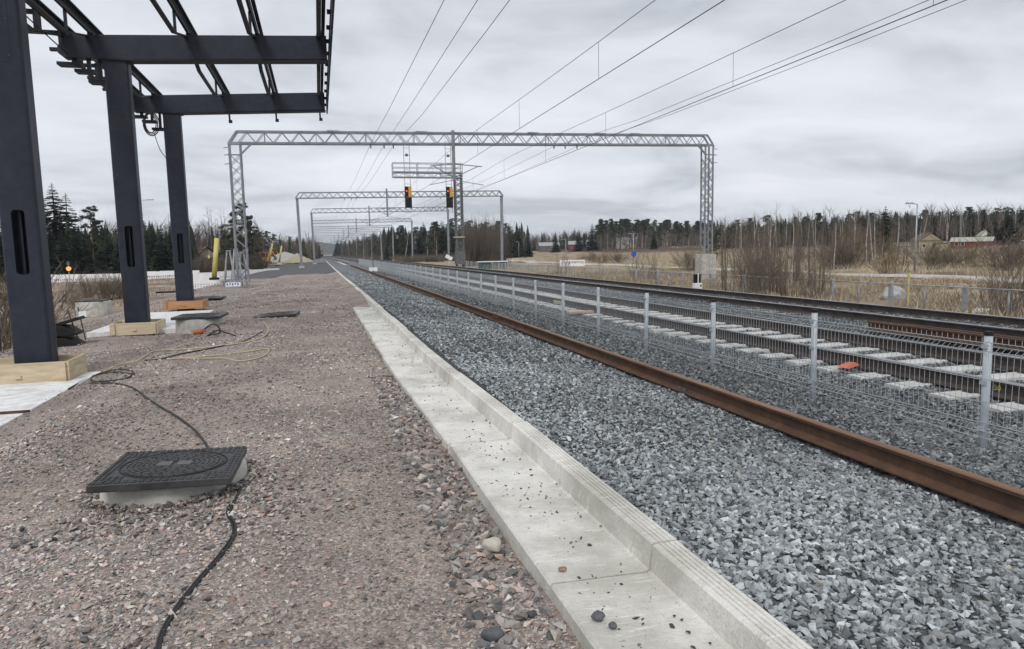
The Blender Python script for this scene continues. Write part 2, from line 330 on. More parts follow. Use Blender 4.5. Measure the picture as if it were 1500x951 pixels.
sheet('dirt_ground', steps((-75, -8, 2)), steps((-10, 135, 4)), lambda x, y: h_ground(x, y) + .03, mat('brown_dirt', (.24, .20, .165), .95, (.38, .33, .285), .8, bump=.6, bscale=6, c3=(.16, .12, .085), s3=.25, f3=.8, spec=.1), label='brown dirt and rubble ground left of the platform', cat='ground')
# road and ploughed strip beyond the tracks
def strip(name, pts, w, mt, label, cat, dz=.02):
    mb = MB(); vs = []; fs = []
    for i, (x, y) in enumerate(pts):
        a = Vector(pts[max(i-1, 0)]); b = Vector(pts[min(i+1, len(pts)-1)]); d = (b - a).normalized(); nrm = Vector((-d.y, d.x)) * w / 2
        for k in (-1, -.33, .33, 1):
            q = Vector((x, y)) + nrm * k; vs.append((q.x, q.y, float(h_ground(q.x, q.y)) + dz))
        if i: fs += [((i-1)*4+j, (i-1)*4+j+1, i*4+j+1, i*4+j) for j in range(3)]
    mb.add(vs, fs); return tag(mb.build(name, mt, smooth_=True), label, cat, kind='structure')
strip('gravel_road', [(39.5, y) for y in range(-20, 120, 4)] + [(39.5 + (y - 120) * .12, y) for y in range(120, 300, 10)], 4.6, M['road'], 'pale gravel road behind the chain link fence', 'road', .05)
strip('ploughed_field', [(86 + .1 * y, y) for y in range(40, 420, 10)], 30, M['brownearth'], 'dark brown strip of field before the wood', 'field', .12)
strip('far_road', [(112 + .12 * y, y) for y in range(-40, 260, 10)], 4, M['road'], 'pale road at the foot of the far houses', 'road', .2)

# ------------------------------------------------------------------ loose stones
def hull(n, sc, seed):
    r = np.random.default_rng(seed); bm = bmesh.new()
    p = r.normal(size=(n, 3)); p /= np.linalg.norm(p, axis=1)[:, None]; p *= r.uniform(.75, 1.1, (n, 1)); p *= np.array(sc)
    for q in p: bm.verts.new(q)
    g = bmesh.ops.convex_hull(bm, input=bm.verts)
    bmesh.ops.delete(bm, geom=[x for x in g['geom_interior'] if isinstance(x, bmesh.types.BMVert)], context='VERTS')
    bmesh.ops.triangulate(bm, faces=bm.faces); bm.verts.index_update()
    V = np.array([v.co[:] for v in bm.verts]); F = np.array([[v.index for v in f.verts] for f in bm.faces]); bm.free(); return V, F
HULLS = [hull(10, (1.25, .85, .62), i) for i in range(14)]
CHIPS = [hull(7, (1.3, .85, .5), 50 + i) for i in range(14)]
def stones(name, P, R, col, protos, mt, label, cat, tilt=.5):
    Vs, Fs, Cs, off = [], [], [], 0; pick = RNG.integers(0, len(protos), len(P))
    for k, (pv, pf) in enumerate(protos):
        idx = np.where(pick == k)[0]; m = len(idx)
        if not m: continue
        yaw = RNG.uniform(0, 2 * np.pi, m); a = RNG.normal(0, tilt, m); b = RNG.normal(0, tilt, m)
        cy, sy, ca, sa, cb, sb = np.cos(yaw), np.sin(yaw), np.cos(a), np.sin(a), np.cos(b), np.sin(b); o, z = np.ones(m), np.zeros(m)
        Rz = np.stack([np.stack([cy, -sy, z], 1), np.stack([sy, cy, z], 1), np.stack([z, z, o], 1)], 1)
        Rx = np.stack([np.stack([o, z, z], 1), np.stack([z, ca, -sa], 1), np.stack([z, sa, ca], 1)], 1)
        Ry = np.stack([np.stack([cb, z, sb], 1), np.stack([z, o, z], 1), np.stack([-sb, z, cb], 1)], 1)
        Q = Rz @ Rx @ Ry
        v = np.einsum('mij,nj->mni', Q, pv) * R[idx][:, None, None] + P[idx][:, None, :]
        f = pf[None] + (np.arange(m) * len(pv))[:, None, None] + off
        Vs.append(v.reshape(-1, 3)); Fs.append(f.reshape(-1, 3)); Cs.append(np.repeat(col[idx], len(pv), 0)); off += m * len(pv)
    o = link(name, np_mesh(name, np.concatenate(Vs), np.concatenate(Fs), mt, np.concatenate(Cs)))
    return tag(o, label, cat, kind='stuff')
def sample(x0, x1, y0, y1, dens, hf, margin=.25):
    n = int((x1 - x0) * (y1 - y0) * dens); x = RNG.uniform(x0, x1, n); y = RNG.uniform(y0, y1, n)
    P = np.stack([x, y, hf(x, y)], 1); return P[in_view(P, margin)]
def ballast_colour(P):
    n = len(P); g = RNG.choice([.09, .13, .17, .215, .265, .33], n, p=[.15, .22, .25, .21, .12, .05])
    patch = .5 + .5 * np.sin(P[:, 0] * 1.7 + np.sin(P[:, 1] * .9) * 1.2) * np.sin(P[:, 1] * 1.1 + P[:, 0] * .6)
    f = np.where(P[:, 0] < 4.05, 1.3 + .7 * patch ** 1.5, .86 + .2 * patch)
    c = np.stack([g * .93, g * 1.0, g * 1.03], 1) * f[:, None]
    w = RNG.random(n) < .006; c[w] = np.array([.42, .39, .33]) * RNG.uniform(.6, 1, (w.sum(), 1)); return c
def on_rail(P):
    x = P[:, 0]; bad = (np.abs(x - 4.06) < .095)
    for c in (6.84, 8.40, 10.75, 12.34): bad |= np.abs(x - c) < .09
    s = (x > 6.28) & (x < 8.94) & (np.abs((P[:, 1] - .0) % .6 - .3) < .135) & (RNG.random(len(P)) < .97)
    return bad | s
def ballast_layer(y0, y1, dens, r0, r1, protos, name, label, lift=.3, x0=1.68, x1=13.7):
    P = sample(x0, x1, y0, y1, dens, h_ballast); P = P[~on_rail(P)]
    R = RNG.uniform(r0, r1, len(P)); P[:, 2] += R * RNG.uniform(-.2, lift + .3, len(P))
    return stones(name, P, R, ballast_colour(P), protos, M['stone'], label, 'ballast', .55)
ballast_layer(1.3, 4.6, 1750, .013, .031, HULLS, 'ballast_stones', 'loose angular grey ballast stones nearest the camera')
ballast_layer(4.6, 9, 1250, .014, .032, CHIPS, 'ballast_stones', 'grey ballast stones along the near stretch of the tracks')
ballast_layer(9, 16, 430, .017, .036, CHIPS, 'ballast_stones', 'grey ballast stones along the middle stretch of the tracks')
ballast_layer(16, 28, 230, .022, .042, CHIPS, 'ballast_stones', 'grey ballast stones farther along the tracks')
ballast_layer(28, 60, 38, .035, .06, CHIPS, 'ballast_stones', 'distant grey ballast stones between the rails')
def gravel_colour(n, grey=.3):
    base = np.array([(.46, .385, .350), (.36, .322, .293), (.25, .243, .238), (.52, .47, .42), (.62, .58, .535), (.50, .36, .31), (.18, .183, .188), (.39, .383, .37)])
    c = base[RNG.choice(8, n, p=[.19, .19, .17, .12, .05, .07, .10, .11])]; return c * RNG.uniform(.72, 1.12, (n, 1))
def gravel_layer(y0, y1, dens, r0, r1, power, name, label, x0=-6, x1=.93):
    P = sample(x0, x1, y0, y1, dens, h_platform)
    patch = np.sin(P[:, 0] * 1.9 + 1) * np.sin(P[:, 1] * 1.3 + .4 * P[:, 0]) + .35 * np.sin(P[:, 0] * 5 + P[:, 1] * 4) + 1.2 * smooth(.35, .9, P[:, 0])
    P = P[RNG.random(len(P)) < np.clip(.62 + .42 * patch, .30, 1)]
    R = r0 + (r1 - r0) * RNG.random(len(P)) ** power; P[:, 2] += R * RNG.uniform(-.15, .4, len(P))
    wet = .70 + .44 * smooth(-.7, .5, np.sin(P[:, 0] * 1.15 + .5 * np.sin(P[:, 1] * 1.7)) * np.sin(P[:, 1] * .8 + 1.3) + .5 * np.sin(P[:, 0] * 2.7 - P[:, 1] * .5))
    return stones(name, P, R, gravel_colour(len(P)) * wet[:, None], CHIPS, M['stone'], label, 'gravel', .35)
gravel_layer(1.6, 4.2, 4600, .0045, .021, 2.7, 'platform_stones', 'small pinkish gravel stones in the foreground of the platform')
gravel_layer(4.2, 8.5, 1900, .006, .024, 2.4, 'platform_stones', 'pinkish gravel stones around the near manhole')
gravel_layer(8.5, 18, 400, .010, .034, 2.2, 'platform_stones', 'pinkish gravel stones beside the canopy columns', x0=-8)
gravel_layer(18, 45, 80, .018, .045, 2.2, 'platform_stones', 'pinkish gravel stones towards the far platform', x0=-8)
P = sample(.55, .93, 1.6, 9, 330, h_platform); P[:, 2] += .01
g = gravel_colour(len(P)) * np.where(RNG.random(len(P))[:, None] < .5, .55, 1)
stones('edge_stones', P, RNG.uniform(.016, .042, len(P)), g, HULLS, M['stone'], 'coarser dark stones heaped along the concrete ledge', 'gravel', .4)

P = np.stack([RNG.normal(-.95, .55, 900), RNG.normal(4.42, .16, 900), np.zeros(900)], 1); P = np.concatenate([P, np.stack([RNG.normal(-.42, .13, 260), RNG.normal(5.0, .35, 260), np.zeros(260)], 1), np.stack([RNG.normal(-2.6, .7, 900), RNG.normal(6.4, .7, 900), np.zeros(900)], 1), np.stack([RNG.normal(-.9, .5, 500), RNG.normal(2.9, .4, 500), np.zeros(500)], 1)])
t_ = RNG.uniform(0, 6.283, 900); q_ = .475 + np.abs(RNG.normal(0, .06, 900)); P = np.concatenate([P, np.stack([-1.04 + np.cos(t_) * q_, 5.12 + np.sin(t_) * q_, np.zeros(900)], 1)])
P[:, 2] = h_platform(P[:, 0], P[:, 1]) + .008 + .03 * RNG.random(len(P)) * (np.abs(np.hypot(P[:, 0] + 1.04, P[:, 1] - 5.12) - .5) < .05); P = P[np.hypot(P[:, 0] + 1.04, P[:, 1] - 5.12) > .48]
stones('manhole_stones', P, .008 + .024 * RNG.random(len(P)) ** 1.6, gravel_colour(len(P)) * np.where(RNG.random(len(P))[:, None] < .45, .6, .95), CHIPS, M['stone'], 'coarser grey stones scattered around the near manhole', 'gravel', .35)
# ------------------------------------------------------------------ platform kerb
kerb = empty('platform_kerb', (0, 0, 0), 'pale concrete platform kerb with lower ledge beside the ballast', 'kerb')
def kerb_x(y): return float(np.interp(y, [0, 5, 9, 30, 45, 75, 160], [1.63, 1.61, 1.53, 1.53, 1.46, 1.43, 1.38]))
PITCH = 2.47
for k in range(-2, 60):
    y0 = 2.88 + PITCH * k; y1 = y0 + PITCH - .012; c = kerb_x((y0 + y1) / 2); sl = (kerb_x(y1) - kerb_x(y0)) / PITCH
    jx, jz = random.uniform(-.011, .011), random.uniform(-.008, .008); T = .18 + jz
    top = []
    for j in range(5):      # ribbed top
        a = c - .135 + .01 + j * .025; top += [(a, T), (a + .017, T), (a + .019, T - .006), (a + .023, T - .006)]
    top[-1] = (c - .002, T - .004)
    if y1 < 20.5:
        prof = [(c - .66, -.16), (c - .66, .038), (c - .648, .05), (c - .165, .035), (c - .152, .045), (c - .137, T - .008)] + top + [(c + .005, -.16)]
    else:
        prof = [(c - .16, -.1), (c - .137, T - .008)] + top + [(c + .005, -.1)]
    mb = MB(); mb.prism([(x + jx, z) for x, z in prof], y0, y1)
    mb.v = [(x + sl * (y - (y0 + y1) / 2), y, z) for x, y, z in mb.v]
    mb.build('kerb_element', M['concrete'], kerb)
# pebbles on the ledge
n = 1300; y = 1.7 + 18 * RNG.random(n) ** 1.4; cl = RNG.normal(0, .07, n); x = np.array([kerb_x(v) for v in y]) - .16 - .45 * RNG.random(n) ** .8
for cy in (5.15, 10.1, 17.6, 19.6, 4.1): 
    s = RNG.integers(0, n, 40); y[s] = cy + RNG.normal(0, .12, 40)
P = np.stack([x, y, np.full(n, .045)], 1)
stones('ledge_pebbles', P, (.0022 + .014 * RNG.random(n) ** 3.2), np.where(RNG.random((n, 1)) < .7, .06, .16) * np.array([[1, .95, .9]]), CHIPS, M['stone'], 'dark grit and pebbles strewn on the concrete ledge', 'pebbles', .3)
def rock(name, loc, r, mt, label, cat, seed, flat=.75, sub=3, detail=.18):
    bm = bmesh.new(); bmesh.ops.create_icosphere(bm, subdivisions=sub, radius=1)
    rr = np.random.default_rng(seed); d = rr.normal(size=(9, 3)); d /= np.linalg.norm(d, axis=1)[:, None]; o = rr.uniform(.66, .95, 9)
    for v in bm.verts:
        c = np.array(v.co); c = c / np.linalg.norm(c)
        k = min([1] + [oi / max(c @ di, 1e-3) for di, oi in zip(d, o) if c @ di > .2]); c = c * (k * (1 - detail * .3 + detail * .3 * math.sin(5 * c[0] + 4 * c[1] + seed)))
        v.co = Vector((c[0] * r[0], c[1] * r[1], c[2] * r[2]))
    me = bpy.data.meshes.new(name); bm.to_mesh(me); bm.free(); me.materials.append(mt); me.polygons.foreach_set('use_smooth', [True] * len(me.polygons))
    return tag(link(name, me, loc=loc), label, cat)
rock('cobble', (.83, 3.47, .0), (.062, .058, .05), M['cobble'], 'rounded pale cobble beside the edge of the concrete ledge', 'stone', 3, sub=3)
rock('stone', (1.05, 2.52, .068), (.034, .03, .022), M['darkstone'], 'largest dark grey stone lying on the concrete ledge', 'stone', 5, sub=2)
rock('stone', (1.085, 2.445, .062), (.020, .022, .016), M['darkstone'], 'small dark stone just nearer than the largest ledge stone', 'stone', 8, sub=2)
rock('stone', (1.06, 2.98, .06), (.024, .017, .012), M['redstone'], 'flat reddish stone on the concrete ledge', 'stone', 9, sub=2)
rock('stone', (.62, 2.62, .01), (.055, .045, .035), M['darkstone'], 'dark stone lying in the pink gravel by the ledge side', 'stone', 12, sub=2)
rock('stone', (-.47, 3.28, .0), (.03, .026, .022), M['redstone'], 'reddish stone beside the black cable in the gravel', 'stone', 15, sub=2)

# ------------------------------------------------------------------ rails and tracks
HEADW, HGT = .072, .172
def rail_profile(cx, zt, far=False):
    p = [(-.075, 0), (-.075, .012), (-.02, .03), (-.0085, .045), (-.0085, .128), (-.034, .138), (-.036, .162), (-.028, .172), (.028, .172), (.036, .162), (.034, .138), (.0085, .128), (.0085, .045), (.02, .03), (.075, .012), (.075, 0)]
    return [(cx + x, zt - HGT + z) for x, z in p]
def rail(parent, cx, zt, y0, y1, mt, topmat=None, name='rail', step=None):
    ys = [y0, y1] if not step else list(np.arange(y0, y1, step)) + [y1]
    prof = rail_profile(cx, zt); n = len(prof); mb = MB(); vs = []; fs = []
    for i, y in enumerate(ys):
        dx = float(curve_x(y)); vs += [(x + dx, y, z) for x, z in prof]
        if i: fs += [((i-1)*n+j, i*n+j, i*n+(j+1) % n, (i-1)*n+(j+1) % n) for j in range(n)]
    fs += [tuple(range(n)), tuple((len(ys)-1)*n + j for j in range(n-1, -1, -1))]
    mb.add(vs, fs); o = mb.build(name, mt, parent)
    if topmat:
        o.data.materials.append(topmat)
        for p in o.data.polygons:
            if p.normal.z > .6 and p.center.z > zt - .02: p.material_index = 1
    return o
# the lone rusty rail by the fence, with a bolted joint
rr = empty('rusty_rail', (4.07, 0, 0), 'long rust brown rail lying on the ballast in front of the fence', 'rail')
def rust_rail(y0, y1):
    o = rail(None, 0, .07, y0, y1, M['rust'], M['rusty_top']); o.parent = rr; return o
rust_rail(-4, 15.9); rust_rail(15.93, 96)
mb = MB(); mb.box(-.035, -.012, 15.6, 16.25, -.065, .03); mb.box(.012, .035, 15.6, 16.25, -.065, .03); mb.build('fishplate', M['rust'], rr)
for y in (15.68, 15.8, 16.02, 16.15):
    MB().tube([(-.055, y, -.02), (.055, y, -.02)], .014, 6).build('bolt', M['rust'], rr)
def sleeper_mesh(mt, name, half=1.3, zt=0):
    mb = MB(); prof = [(-.15, -.2), (-.12, 0), (-.105, .012), (.105, .012), (.12, 0), (.15, -.2)]
    vs = [(x, y, z) for x in (-half, half) for y, z in prof]; n = 6
    mb.add(vs, [tuple(range(5, -1, -1)), tuple(range(6, 12))] + [(i, (i+1) % n, (i+1) % n + n, i + n) for i in range(n)])
    return mb.mesh(name, mt)
def clip_mesh():
    mb = MB()
    mb.cbox((.105, 0, .02), (.06, .11, .035))
    return mb.mesh('rail_clip', M['rail'])
CLIP = clip_mesh()
def track(xa, xb, zt, label, y0, y1, sl_y1, smat, railm, topm, far=900, dz=0):
    t = empty('railway_track', ((xa + xb) / 2, 0, 0), label, 'track'); cx = (xa + xb) / 2
    for x in (xa, xb):
        rail(t, x - cx, zt, y0, y1, railm, topm); o = rail(t, x - cx, zt, y1, far, railm, topm, step=20)
    sm = sleeper_mesh(smat, 'sleeper')
    y = y0 + .3 - (y0 % .6)
    while y < sl_y1:
        s = link('sleeper', sm, t, (random.uniform(-.015, .015), y, zt - HGT - .012 + dz), (0, 0, random.uniform(-.006, .006)))
        if y < 22:
            for x in (xa, xb):
                for q in (0, math.pi): link('rail_clip', CLIP, t, (x - cx, y, zt - HGT + dz * .2), (0, 0, q))
        y += .6
    return t
track(6.84, 8.40, .13, 'middle railway track with pale concrete sleepers behind the mesh fence', 1.8, 120, 112, M['sleeper'], M['rail'], M['railtop'])
track(10.75, 12.34, .17, 'farther railway track with dark rails and buried sleepers', 3, 120, 70, M['oldsleeper'], M['rail'], M['railtop'], dz=.0)
# distant finished part of the platform track
t1 = empty('railway_track', (3.3, 100, 0), 'distant platform track with two dark rails beyond the fence end', 'track')
for x in (-.8, .76):
    mb = rail(None, 3.3 + x, .10, 104, 900, M['rail'], step=20); mb.parent = t1; mb.location = (-3.3, -100, 0)
sm = sleeper_mesh(M['sleeper'], 'sleeper')
for k in range(70): link('sleeper', sm, t1, (float(curve_x(104.5 + k * .6)), 4.5 + k * .6, -.084))
# things lying between the tracks
orl = empty('old_rail', (9.55, 8.6, .02), 'rusty red old rail lying between the two tracks behind the fence', 'rail', rz=rad(.5))
o = rail(None, 0, .17, -2.4, 1.5, M['rust']); o.parent = orl
o = rail(None, .18, .17, -1.9, .9, M['rust']); o.parent = orl
mb = MB(); mb.add([(-.22, -.1, 0), (.2, -.14, .01), (.24, .1, 0), (-.2, .13, .015), (-.16, -.07, .06), (.14, -.08, .075), (.17, .07, .07), (-.14, .09, .05)],
                  [(0, 1, 5, 4), (1, 2, 6, 5), (2, 3, 7, 6), (3, 0, 4, 7), (4, 5, 6, 7), (3, 2, 1, 0)])
tag(mb.build('orange_mat', M['orange'], loc=(6.66, 7.38, -.02), rot=(0, 0, .5), scale=(.8, .7, .6)), 'crumpled orange plastic mat on a sleeper of the middle track', 'mat')
tag(MB().cbox((0, 0, .06), (.16, .1, .12)).build('marker_block', mat('lime_paint', (.62, .66, .05), .6), bevel=.01, loc=(9.75, 7.85, .03)), 'small bright yellow block on the ballast by the far track', 'block')
tag(MB().cbox((0, 0, .03), (.7, .16, .05)).build('plank', mat('pinkish_plank', (.48, .30, .22), .8), bevel=.005, loc=(6.3, 16.1, -.03), rot=(0, 0, .15)), 'pinkish plank lying across sleepers of the middle track', 'plank')
mb = MB().cbox((0, 0, 0), (.05, .9, .1)); tag(mb.build('yellow_sheet', M['yellowcable'], loc=(6.77, 19.0, .02)), 'yellowish sleeve standing against a rail of the middle track', 'sheet')
# painted number on the near rail web of the middle track
def text_mesh(body, size, mt, name):
    cu = bpy.data.curves.new(name, 'FONT'); cu.body = body; cu.size = size; cu.extrude = .001; cu.align_x = 'CENTER'
    o = bpy.data.objects.new(name, cu); C.objects.link(o); bpy.context.view_layer.update()
    me = bpy.data.meshes.new_from_object(o.evaluated_get(bpy.context.evaluated_depsgraph_get())); me.materials.clear(); me.materials.append(mt)
    bpy.data.objects.remove(o); return me
trk = [o for o in bpy.data.objects if o.name.startswith('railway_track') and o.parent is None and o['label'].startswith('middle')][0]
link('painted_number', text_mesh('50', .085, M['graffiti'], 'painted_number'), trk, (6.84 - 7.62 - .0105, 5.45, .02), (rad(90), 0, rad(-90)))

# ------------------------------------------------------------------ mesh fence beside the tracks
FX, FP, FY0, NF = 4.9, 1.905, 4.0 - 1.905 * 2, 48
def panel_mesh():
    mb = MB(); wv = [(0, .09), (0, .14), (.045, .175), (0, .21), (0, .76), (.045, .795), (0, .83), (0, .87)]
    zs = [.09, .14, .175, .21, .37, .545, .76, .795, .83]
    ox = {.175: .045, .795: .045}
    k = 0
    while k * .05 < FP - .03:
        y = .02 + k * .05; mb.tube([(x, y, z) for x, z in wv], .0024, 4, cap=False); k += 1
    for z in zs:
        x = ox.get(z, 0); mb.tube([(x - .005, 0, z), (x - .005, FP, z)], .0031, 4, cap=False)
    return mb.mesh('mesh_panel', M['wire'])
PANEL = panel_mesh()
mb = MB(); prof = [(math.cos(a) * .03, math.sin(a) * .03) for a in np.linspace(0, 2 * math.pi, 12, endpoint=False)]
mb.tube([(0, 0, -.35), (0, 0, .89)], .03, 12); POST = mb.mesh('fence_post', M['galvfence'], True)
mb = MB(); mb.cyl((0, 0), .034, .885, .905, 14); mb.cyl((0, 0), .026, .905, .915, 14); CAP = mb.mesh('post_cap', M['black'])
mb = MB(); mb.cbox((-.034, 0, 0), (.014, .05, .03)); CLAMP = mb.mesh('panel_clamp', M['galvfence'])
fence = empty('mesh_fence', (FX, 0, 0), 'low galvanised wire mesh fence on posts between the tracks', 'fence')
for k in range(NF):
    y = FY0 + k * FP; z = -.0 + random.uniform(-.012, .012); lean = random.uniform(-.012, .02)
    p = link('fence_post', POST, fence, (0, y, z), (random.uniform(-.008, .008), lean, 0))
    if y < 30: link('post_cap', CAP, p); [link('panel_clamp', CLAMP, p, (0, 0, zc)) for zc in (.16, .52, .8)]
    if k < NF - 1: link('mesh_panel', PANEL, fence, (-.042, y, z), (0, lean, 0))['kind'] = 'stuff'

# ------------------------------------------------------------------ near manhole and cover
mh = at_z(243, 690, .08)
MHX, MHY = -1.04, 5.12
ring = empty('manhole_ring', (MHX, MHY, 0), 'pale concrete manhole ring in the gravel under the big black cover', 'manhole ring')
def ring_mesh(r, z0, z1, wall=.08, n=48):
    mb = MB(); vs = []; fs = []
    for a in range(n):
        t = 2 * math.pi * a / n; c, s = math.cos(t), math.sin(t); k = 1 + .006 * math.sin(5 * t)
        vs += [(c*r*1.03*k, s*r*1.03*k, z0), (c*r*k, s*r*k, z1 - .02), (c*(r-.02)*k, s*(r-.02)*k, z1), (c*(r-wall), s*(r-wall), z1), (c*(r-wall), s*(r-wall), z0)]
    for a in range(n):
        b = (a + 1) % n
        for j in range(4): fs.append((a*5+j, b*5+j, b*5+j+1, a*5+j+1))
    return mb.add(vs, fs)
ring_mesh(.462, -.15, .135).build('ring_wall', M['concrete2'], ring, True)
cover = empty('manhole_cover', (-1.017, 4.998, .192), 'big square black ribbed manhole cover lying askew on its concrete ring', 'manhole cover', rz=rad(-3))
cover.rotation_euler = (-.034, .037, -.025)
cw = .413; cover.scale = (1, 1, 1); KS = cw / .465; mb = MB(); mb.box(-cw, cw, -cw, cw, -.05, .0); mb.build('plate', M['iron'], cover, bevel=.006)
mb = MB(); mb.tube([(math.cos(a) * .37, math.sin(a) * .37, .0) for a in np.linspace(0, 2 * math.pi, 49)], .008, 6, cap=False); mb.build('lid_rim', M['black'], cover, scale=(KS, KS, 1))
mb = MB()
for ri, r in enumerate((.09, .125, .16, .195, .23, .265, .30, .335)):
    m = max(8, int(2 * math.pi * r / .075)); st = ri * .35
    for k in range(m):
        a0 = 2 * math.pi * k / m + st; a1 = a0 + 2 * math.pi / m * .86; vs = []
        for a in np.linspace(a0, a1, 4):
            for q in (r - .013, r + .013):
                vs += [(q * math.cos(a), q * math.sin(a), -.002), (q * math.cos(a), q * math.sin(a), .006)]
        fs = []
        for j in range(3):
            b = j * 4; fs += [(b+1, b+3, b+7, b+5), (b, b+1, b+5, b+4), (b+3, b+2, b+6, b+7)]
        fs += [(0, 2, 3, 1), (12, 13, 15, 14)]; mb.add(vs, fs)
mb.build('ring_tread', M['iron'], cover, scale=(KS, KS, 1))['kind'] = 'stuff'
mb = MB()
for k in range(18):
    for j in range(2):
        t = -.44 + k * .052; q = .405 + j * .035
        for (x, y, dx, dy) in ((t, -q, .034, .022), (t, q, .034, .022), (-q, t, .022, .034), (q, t, .022, .034)): mb.cbox((x, y, .003), (dx, dy, .006))
for sx in (-1, 1):
    for sy in (-1, 1):
        for i in range(3):
            for j in range(3):
                x, y = sx * (.29 + i * .04), sy * (.29 + j * .04)
                if math.hypot(x, y) > .41: mb.cbox((x, y, .003), (.028, .028, .006))
mb.build('edge_tread', M['iron'], cover, scale=(KS, KS, 1))['kind'] = 'stuff'
MB().box(-.12, -.02, -.055, .055, -.001, .009).build('name_plate', M['ironworn'], cover, scale=(KS, KS, 1))
MB().box(.02, .12, -.055, .055, -.001, .009).build('name_plate', M['ironworn'], cover, scale=(KS, KS, 1))
MB().box(.24, .35, .0, .035, .001, .0045).build('lifting_slot', M['void'], cover, scale=(KS, KS, 1))
# ------------------------------------------------------------------ other shafts on the platform
def shaft(loc, r, z0, z1, label, lid, lidlabel, tilt=0, lidw=None):
    if z1 is not None:
        e = empty('manhole_ring', loc, label, 'manhole ring'); ring_mesh(r, z0, z1, n=32).build('ring_wall', M['concrete2'], e, True)
    if lid:
        w = lidw or r * .98; c = empty('manhole_cover', (loc[0], loc[1], loc[2] + (z1 or 0) + .03), lidlabel, 'manhole cover'); c.rotation_euler = (0, tilt, rad(-4))
        MB().box(-w, w, -w, w, -.03, .03).build('plate', M['iron'], c, bevel=.006)
        m2 = MB()
        for r2 in (w * .4, w * .6, w * .8): m2.tube([(math.cos(a) * r2, math.sin(a) * r2, .03) for a in np.linspace(0, 2 * math.pi, 33)], .012, 5, cap=False)
        m2.build('ring_tread', M['iron'], c)['kind'] = 'stuff'
shaft((-2.75, 17.4, -.05), .54, -.1, .22, 'tall pale concrete ring beside the middle canopy column', True, 'flat black cover on the ring beside the middle canopy column', lidw=.52)
shaft((-1.12, 18.9, .0), .5, -.1, None, '', True, 'tilted black cover lying flush in the gravel right of the cables', tilt=rad(-3), lidw=.52)
shaft((-4.65, 31.6, -.2), .5, -.1, None, '', True, 'thin black cover flush with the gravel behind the third column', lidw=.62)
shaft((-9.3, 32.6, -.62), .66, -.2, .42, 'wide concrete ring with black rim on the slope left of the columns', True, 'black cover on the wide ring left of the columns', lidw=.5)

# ------------------------------------------------------------------ canopy frame
can = empty('platform_canopy', (-4.5, 12.5, -.25), 'unfinished dark navy steel canopy of three columns, beams and purlins', 'canopy')
O = Vector((-4.5, 12.5, -.25))
def cbuild(mb, name, mt, parent=can, bevel=0, smooth_=False):
    mb.v = [(x - O.x, y - O.y, z - O.z) for x, y, z in mb.v]; return mb.build(name, mt, parent, smooth_, bevel)
def rrect(x0, x1, z0, z1, r, n=5):
    p = []
    for cx, cz, a in ((x1 - r, z0 + r, -90), (x1 - r, z1 - r, 0), (x0 + r, z1 - r, 90), (x0 + r, z0 + r, 180)):
        for i in range(n + 1): t = rad(a + 90 * i / n); p.append((cx + r * math.cos(t), cz + r * math.sin(t)))
    return p
CX0, CX1, DEP = -4.77, -4.235, .36
COLS = (12.5, 19.0, 25.5); ZT0, ZT1 = 6.34, 6.86      # underside / top of beam at column
def beam_z(x): return (x + 5.55) * .062                  # beams rise towards the tracks
